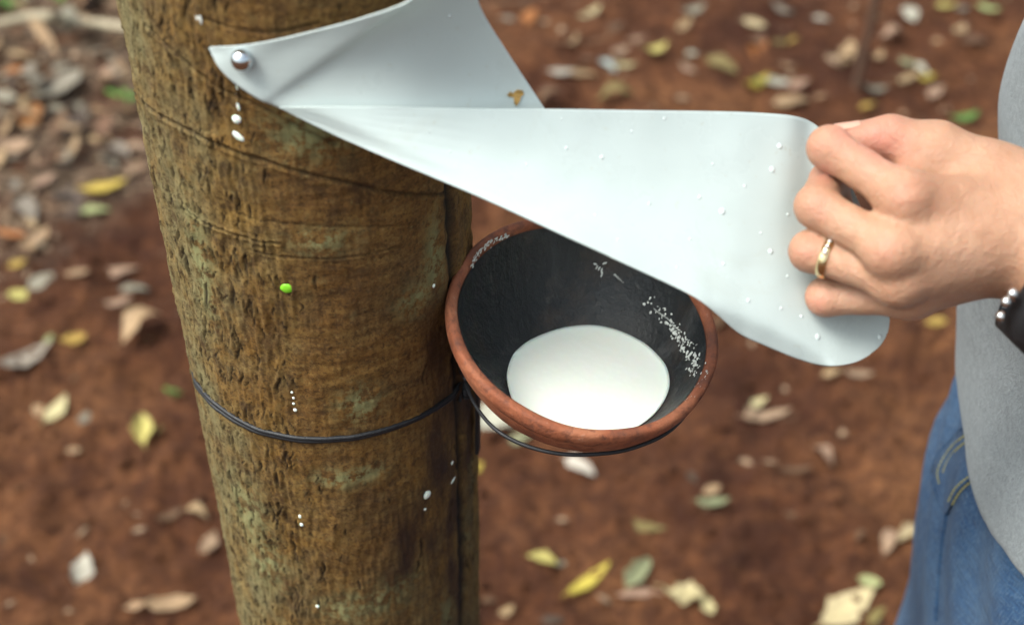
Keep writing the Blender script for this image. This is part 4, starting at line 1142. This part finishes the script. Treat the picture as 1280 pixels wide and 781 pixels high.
for a in [
 (131, 238, 60, 12, 'yellow', 'oval', 'bright yellow oval leaf left of the trunk below the dark litter'),
 (121, 267, 36, 10, 'palegreen', 'oval', 'small pale green leaf just under the bright yellow oval leaf'),
 (35, 268, 42, -60, 'grey', 'oval', 'pale grey leaf standing steeply left of the bright yellow oval leaf'),
 (14, 296, 44, -15, 'orange', 'long', 'orange tan leaf at the left edge below the pale grey leaf'),
 (45, 307, 46, 45, 'tan', 'curl', 'twisted tan leaf near the left edge beside the orange tan leaf'),
 (150, 345, 54, 8, 'pink', 'oval', 'pinkish tan leaf, upper of the cluster close to the trunk at mid left'),
 (168, 363, 40, -12, 'grey', 'oval', 'pale grey leaf in the middle of the cluster close to the trunk'),
 (150, 380, 36, 4, 'pink', 'oval', 'small pinkish brown leaf lowest in the cluster close to the trunk'),
 (98, 343, 28, 15, 'tan', 'round', 'small pale tan leaf left of the pinkish cluster'),
 (28, 371, 34, 10, 'lemon', 'round', 'round pale yellow green leaf near the left edge'),
 (53, 356, 36, 40, 'grey', 'round', 'rounded grey leaf touching the round yellow green one'),
 (22, 331, 24, 20, 'ochre', 'round', 'small ochre leaf at the left edge above the round yellow green one'),
 (33, 448, 72, 22, 'grey', 'curl', 'long grey rolled leaf at the left edge'),
 (62, 428, 16, 60, 'palegreen', 'oval', 'tiny greenish leaf at the tip of the long grey rolled leaf'),
 (95, 430, 34, 5, 'ochre', 'crumple', 'small yellow brown crumpled leaf right of the grey rolled leaf'),
 (180, 416, 60, 35, 'tan', 'curl', 'arched tan leaf with a shadow under it, beside the trunk'),
 (71, 514, 46, 58, 'cream', 'oval', 'cream leaf standing aslant on bare soil at lower left'),
 (106, 525, 18, 60, 'grey', 'round', 'tiny grey leaf right of the slanting cream leaf'),
 (179, 541, 38, 95, 'lemon', 'fold', 'pale yellow folded leaf on bare soil left of the trunk'),
 (104, 717, 38, 60, 'white', 'crumple', 'whitish curled leaf at the lower left corner'),
 (215, 648, 38, 25, 'brown', 'curl', 'dark brown curled leaf left of the lower trunk'),
 (246, 640, 30, -20, 'tan', 'curl', 'small orange tan leaf beside the dark brown curled leaf'),
 (263, 685, 34, 60, 'pink', 'crumple', 'crumpled pinkish leaf almost touching the lower trunk'),
 (215, 757, 62, 10, 'tan', 'oval', 'broad tan leaf at the bottom left of the trunk'),
 (172, 763, 30, 20, 'tan', 'oval', 'smaller tan leaf left of the broad tan leaf at the bottom'),
 (75, 112, 66, 25, 'grey', 'round', 'large grey cupped leaf in the dark litter at upper left'),
 (28, 92, 44, 5, 'orange', 'oval', 'vivid orange leaf in the dark litter at upper left'),
 (14, 186, 62, 15, 'pink', 'round', 'large pale pinkish leaf at the left edge of the litter'),
 (133, 140, 34, 10, 'tan', 'round', 'tan leaf beside the green sprout in the litter'),
 (130, 178, 36, 20, 'tan', 'oval', 'tan leaf between the green sprout and the bright yellow leaf'),
 (175, 188, 30, 5, 'pink', 'oval', 'small pale leaf by the trunk below the green sprout'),
 (174, 212, 36, 0, 'pink', 'oval', 'pale pinkish leaf by the trunk right of the bright yellow leaf'),
 (57, 232, 28, 25, 'pink', 'round', 'small pinkish leaf left of the bright yellow oval leaf'),
 (40, 150, 30, 70, 'orange', 'round', 'small rusty leaf in the middle of the upper left litter'),
 (90, 97, 22, 20, 'white', 'round', 'small whitish leaf right of the large grey cupped leaf'),
 (12, 135, 40, -5, 'grey', 'oval', 'grey leaf at the left edge under the large cupped leaf'),
 (140, 95, 36, 60, 'pink', 'oval', 'upright pinkish leaf near the trunk in the upper litter'),
 (85, 262, 40, 75, 'dark', 'round', 'dull purple brown leaf below left of the bright yellow leaf'),
 (725, 587, 44, -32, 'white', 'oval', 'whitish oval leaf on the soil below the cup'),
 (891, 631, 42, 0, 'greygreen', 'oval', 'flat grey green leaf alone on the soil right of the cup'),
 (678, 704, 38, -18, 'lemon', 'fold', 'small yellow green leaf right of the lower trunk'),
 (700, 702, 16, 0, 'grey', 'round', 'tiny grey leaf at the tip of the small yellow green one'),
 (737, 728, 72, 42, 'yellow', 'long', 'long narrow bright yellow leaf at the bottom centre'),
 (797, 720, 48, 55, 'greygreen', 'fold', 'grey green folded leaf standing up at the bottom centre'),
 (800, 745, 58, 12, 'pink', 'long', 'narrow pinkish leaf just under the grey green folded one'),
 (852, 746, 56, -8, 'cream', 'crumple', 'cream crumpled curly leaf at the bottom centre'),
 (884, 762, 34, -70, 'cream', 'crumple', 'small cream curled leaf at the right end of the crumpled one'),
 (1028, 574, 38, -58, 'pink', 'curl', 'pinkish tan curled leaf on the soil between cup and jeans'),
 (945, 507, 26, 5, 'cream', 'oval', 'small cream leaf resting on the pinkish brown one right of the cup'),
 (957, 524, 62, 12, 'pink', 'long', 'long pinkish brown leaf right of the cup'),
 (1040, 469, 24, 5, 'tan', 'oval', 'small tan leaf just below the rounded tip of the plastic flap'),
 (1073, 472, 36, -3, 'pink', 'oval', 'pale pinkish leaf just below the rounded tip of the plastic flap'),
 (1058, 763, 92, 42, 'cream', 'oval', 'largest leaf, broad cream tan, at the bottom beside the jeans'),
 (1087, 729, 30, -8, 'palegreen', 'round', 'small greenish cream leaf above the largest leaf'),
 (1096, 770, 32, 50, 'olive', 'oval', 'olive brown leaf between the largest leaf and the jeans'),
 (1109, 680, 34, 70, 'pink', 'curl', 'pinkish brown leaf beside the thigh of the jeans'),
 (1134, 669, 32, 40, 'cream', 'fold', 'cream leaf partly behind the thigh of the jeans'),
 (622, 522, 62, 50, 'white', 'round', 'large pale leaf seen through the wire ring under the cup'),
 (652, 548, 34, 20, 'greygreen', 'oval', 'grey green leaf seen through the wire ring under the cup'),
 (598, 577, 22, 80, 'yellow', 'oval', 'small yellow leaf at the right flank of the trunk'),
 (1170, 405, 26, 10, 'ochre', 'round', 'ochre leaf between the wrist and the shirt'),
 (633, 766, 18, 20, 'tan', 'round', 'tiny tan leaf at the bottom right of the trunk'),
 (692, 778, 34, 15, 'dark', 'oval', 'dark leaf at the very bottom right of the trunk'),
 (985, 522, 24, 10, 'brown', 'oval', 'small brown leaf at the end of the long pinkish brown one'),
 (890, 612, 22, 20, 'tan', 'round', 'tiny tan leaf above the flat grey green one'),
 (995, 590, 40, 5, 'brown', 'long', 'thin brown leaf left of the pinkish tan curled leaf'),
 (800, 660, 70, -22, 'olive', 'long', 'faint brownish stalk-like leaf on the soil above the yellow leaf'),
 (1030, 20, 22, 20, 'grey', 'round', ''),
]:
    if a[-1]: add_leaf(*a, group=G1)
UR = [(738, 20, 28, 20, 'cream', 'largest cream leaf near the top centre'), (683, 25, 20, 0, 'pink', 'small pinkish leaf near the slanting edge of the sheet'), (662, 24, 17, 60, 'orange', 'rusty leaf next to the slanting edge of the sheet'),
 (636, 28, 26, 0, 'grey', 'grey leaf touching the slanting edge of the sheet'), (716, 52, 22, 60, 'tan', 'tan leaf alone below the largest cream leaf'), (701, 92, 34, -5, 'white', 'left one of the pale pair above the flap'),
 (730, 95, 40, -12, 'tan', 'right one of the pale pair above the flap'), (760, 86, 28, -50, 'blue', 'bluish white leaf above the middle of the flap'), (782, 84, 28, 12, 'cream', 'cream leaf touching the bluish white one'),
 (795, 53, 26, 15, 'pink', 'pinkish leaf above the bluish white one'), (775, 66, 24, 30, 'pink', 'dull pink leaf between the pinkish and bluish ones'), (818, 68, 30, 5, 'lemon', 'bright pale yellow leaf above the middle of the flap'),
 (862, 67, 24, -30, 'white', 'whitish leaf right of the bright pale yellow one'), (860, 89, 20, -20, 'pink', 'small pink leaf under the whitish one'), (855, 126, 20, 10, 'pink', 'small pink leaf just above the top edge of the flap'),
 (866, 19, 30, -5, 'grey', 'grey leaf at the top, right of centre'), (854, 36, 20, 30, 'tan', 'tan leaf under the grey one at the top'), (942, 33, 30, -12, 'cream', 'cream yellow leaf at the top, left of the stake'),
 (902, 86, 44, -35, 'olive', 'dull olive leaf lying aslant above the flap'), (944, 112, 30, 25, 'yellow', 'yellow leaf beside a green one above the flap'), (957, 104, 34, 15, 'green', 'green leaf between yellow and white ones above the flap'),
 (972, 103, 30, -10, 'white', 'whitish leaf overlapping the green one'), (999, 108, 26, 20, 'pink', 'pinkish leaf left of the stake foot'), (990, 131, 48, 5, 'tan', 'long tan leaf just above the flap near the thumb'),
 (770, 127, 46, 8, 'olive', 'broad olive leaf just above the flap'), (978, 18, 30, -8, 'grey', 'grey leaf near the top, left of the stake'), (1027, 27, 22, 0, 'white', 'pale leaf near the top, close to the stake'),
 (1137, 21, 24, -60, 'white', 'pale leaf near the top, right of the stake'), (1182, 11, 24, 0, 'lemon', 'yellow green leaf at the top right'), (1203, 12, 18, 30, 'grey', 'small grey leaf between two yellow green ones at the top right'),
 (1235, 13, 30, -10, 'palegreen', 'pale green leaf at the top right beside the shirt'), (1172, 54, 18, 20, 'tan', 'small pale leaf halfway between stake and shirt'), (1058, 72, 22, 60, 'tan', 'tan leaf just left of the stake'),
 (984, 84, 26, -15, 'tan', 'tan leaf above the pinkish one left of the stake'), (993, 56, 18, 10, 'ochre', 'ochre leaf right of an olive one left of the stake'), (975, 57, 24, -5, 'olive', 'olive leaf left of the ochre one'),
 (1114, 55, 28, 5, 'pink', 'pinkish brown leaf just right of the stake'), (1134, 80, 24, -30, 'greygreen', 'grey green leaf right of the stake'), (1151, 89, 22, -40, 'white', 'whitish leaf right of the stake'),
 (1160, 99, 22, 5, 'yellow', 'yellow leaf under the whitish one right of the stake'), (1131, 103, 36, 0, 'tan', 'tan leaf right of the stake foot'), (1094, 118, 30, -5, 'grey', 'grey leaf at the foot of the stake'),
 (1085, 137, 22, 20, 'ochre', 'ochre leaf above the thumb'), (1170, 119, 22, 40, 'pink', 'dull pink leaf between thumb and shirt'), (1205, 150, 34, 8, 'green', 'fresh green leaf between thumb and shirt'),
 (1097, 78, 20, 60, 'tan', 'small dull tan leaf against the stake'), (948, 63, 20, 60, 'orange', 'small rust coloured leaf above the yellow and green ones'), (1215, 55, 30, 0, 'brown', 'faint brown leaf beside the shirt'),
 (690, 128, 36, 10, 'brown', 'dull brown leaf right of the slanting edge just above the flap'), (1000, 150, 20, 0, 'tan', '')]
for px, py, L, an_, col, lab in UR:
    if lab: add_leaf(px, py, L*1.0, an_, col, rnd.choice(['oval', 'oval', 'round', 'curl']), lab, 'far fallen leaves above the flap')
# dense litter at upper left: indistinct old leaves
n_l = 0
while n_l < 125:
    px = rnd.uniform(-30, 235); py = rnd.uniform(-6, 330)
    if rnd.random() > (1 if py < 215 else .35)*(1-max(0, (px-150))/110): continue
    if py > 225 and px > 110: continue
    if 95 < px < 170 and 215 < py < 285: continue
    add_leaf(px, py, rnd.uniform(12, 36), rnd.uniform(-40, 60), rnd.choice(['grey', 'tan', 'brown', 'brown', 'dark', 'dark', 'grey', 'brown', 'tan']),
             rnd.choice(['oval', 'long', 'curl', 'long', 'fold', 'oval']), 'decayed brown or grey leaf buried in the crowded litter at upper left', 'decayed leaves of the dense litter', lift=rnd.uniform(.004, .018), tilt=rnd.uniform(-.4, .4))
    n_l += 1
for k in range(10):
    px = rnd.uniform(620, 1270); py = rnd.uniform(-25, 128)
    add_leaf(px, py, rnd.uniform(14, 24), rnd.uniform(-40, 60), rnd.choice(['tan', 'pink', 'brown', 'olive', 'brown']), rnd.choice(['oval', 'round', 'curl']),
             'small dull blurred leaf among the scattered leaves above the flap', 'small dull leaves above the flap')
for k in range(14):
    px = rnd.choice([rnd.uniform(0, 230), rnd.uniform(610, 1120)]); py = rnd.uniform(400, 790)
    add_leaf(px, py, rnd.uniform(10, 20), rnd.uniform(-60, 60), rnd.choice(['brown', 'brown', 'olive', 'tan', 'dark']), rnd.choice(['oval', 'round', 'curl', 'crumple']),
             'tiny dull brown leaf scrap nearly lost on the bare red soil', 'leaf scraps on the bare soil', lift=.002)

# branch, stake, seedlings
def gp(px, py, h): p = ground_pt(px, py); p[2] += h; return p
def gz(px, py, z): r = ray(px, py); t = (z-CZ)/r[2]; return CAM+r*t
bp = np.array([gz(-160, 24, .035), gz(-60, 34, .045), gz(0, 29, .055), gz(40, 22, .055), gz(75, 22, .055), gz(110, 28, .05), gz(150, 34, .05), gz(215, 42, .04), gz(300, 60, .03)])
bo = bp[3]; bpath = spline(bp, np.linspace(0, 1, 70))
brn = MB().tube(bpath-bo, .0105*(1+.18*np.sin(np.linspace(0, 19, 70)))*np.linspace(1.1, .8, 70), 10).build('branch', M['branch']); brn.location = tuple(bo)
tag(brn, 'long pale fallen branch lying across the litter at the top left behind the trunk', 'branch')
sb = ground_pt(1072, 112)
z_ = np.linspace(-.03, 1.7, 40)
sp = np.stack([.012*np.sin(z_*2.2)+z_*.01, .01*np.sin(z_*3+1), z_], -1)
stk = MB().tube(sp, .0085*np.linspace(1.15, .6, 40)*(1+.1*np.sin(z_*40)), 10).build('sapling_stem', M['stake']); stk.location = tuple(sb)
tag(stk, 'thin dark bare sapling stem standing upright in the soil at the top right', 'sapling')
def seedling(px, py, H, n, size, label, col='green'):
    b = ground_pt(px, py); r = empty('seedling', b); tag(r, label, 'seedling', 'green seedlings in the litter')
    top = np.array([rnd.uniform(-.01, .01), rnd.uniform(-.01, .01), H])
    MB().tube(spline(np.array([[0, 0, -.01], [.004, .003, H*.5], top]), np.linspace(0, 1, 10)), .0016, 6).build('stem', M['green'], r)
    for k in range(n):
        a_ = k*2.4+rnd.random(); o = bpy.data.objects.new('leaf', LM['oval'][k % 4]); link(o, r)
        s_ = size*rnd.uniform(.75, 1.15); hgt = H*(.45+.55*k/max(n-1, 1))
        o.location = (math.cos(a_)*s_*.55, math.sin(a_)*s_*.55, hgt); o.rotation_euler = (rnd.uniform(-.3, .3), rnd.uniform(-.5, .2), a_); o.scale = (s_,)*3
        c_ = CC[col]; o.color = (c_[0]*rnd.uniform(.8, 1.3), c_[1]*rnd.uniform(.8, 1.2), c_[2], 1)
seedling(8, 18, .07, 6, .055, 'green seedling at the very top left corner above the pale branch')
seedling(72, 10, .06, 6, .050, 'green seedling behind the middle of the pale branch')
seedling(160, 142, .045, 3, .045, 'green sprout beside the trunk in the upper left litter')
seedling(215, 497, .02, 3, .018, 'tiny green sprout alone on bare soil left of the wire')
seedling(120, 2, .05, 4, .040, 'small green seedling at the top between branch and trunk')

# ------------------------------------------------------------------ light, world, camera
w = bpy.data.worlds.new("World"); scene.world = w; w.use_nodes = True
nt = w.node_tree; bg = nt.nodes['Background']
sky = nt.nodes.new('ShaderNodeTexSky'); sky.sky_type = 'NISHITA'; sky.sun_disc = False
sd = Vector((-.66, -.16, 1.15)).normalized()
sky.sun_elevation = math.asin(sd.z); sky.sun_rotation = math.atan2(sd.x, sd.y); sky.air_density = 1.0; sky.dust_density = 6.0
hs = nt.nodes.new('ShaderNodeHueSaturation'); hs.inputs['Saturation'].default_value = .45
mt = nt.nodes.new('ShaderNodeMix'); mt.data_type = 'RGBA'; mt.blend_type = 'MULTIPLY'; mt.inputs[0].default_value = 1; mt.inputs[7].default_value = (.98, 1.04, 1.0, 1)
nt.links.new(sky.outputs[0], hs.inputs['Color']); nt.links.new(hs.outputs[0], mt.inputs[6]); nt.links.new(mt.outputs[2], bg.inputs[0]); bg.inputs[1].default_value = .13
sl = bpy.data.lights.new('sun', 'SUN'); sl.energy = 1.5; sl.angle = math.radians(28); sl.color = (1.0, .965, .90)
so_ = bpy.data.objects.new('sun', sl); link(so_); so_.rotation_euler = sd.to_track_quat('Z', 'Y').to_euler()
cd = bpy.data.cameras.new('camera'); cam = bpy.data.objects.new('camera', cd); link(cam)
cd.lens = 50; cd.sensor_width = 36; cd.clip_start = .02; cd.clip_end = 1000
cam.location = (0, 0, CZ); cam.rotation_euler = (math.pi/2-TH, 0, 0)
cd.dof.use_dof = True; cd.dof.focus_distance = .725; cd.dof.aperture_fstop = 50/9.0
scene.camera = cam
scene.view_settings.view_transform = 'Standard'; scene.view_settings.look = 'None'; scene.view_settings.exposure = 1.2; scene.view_settings.gamma = 1
scene.cycles.max_bounces = 8; scene.cycles.use_denoising = True
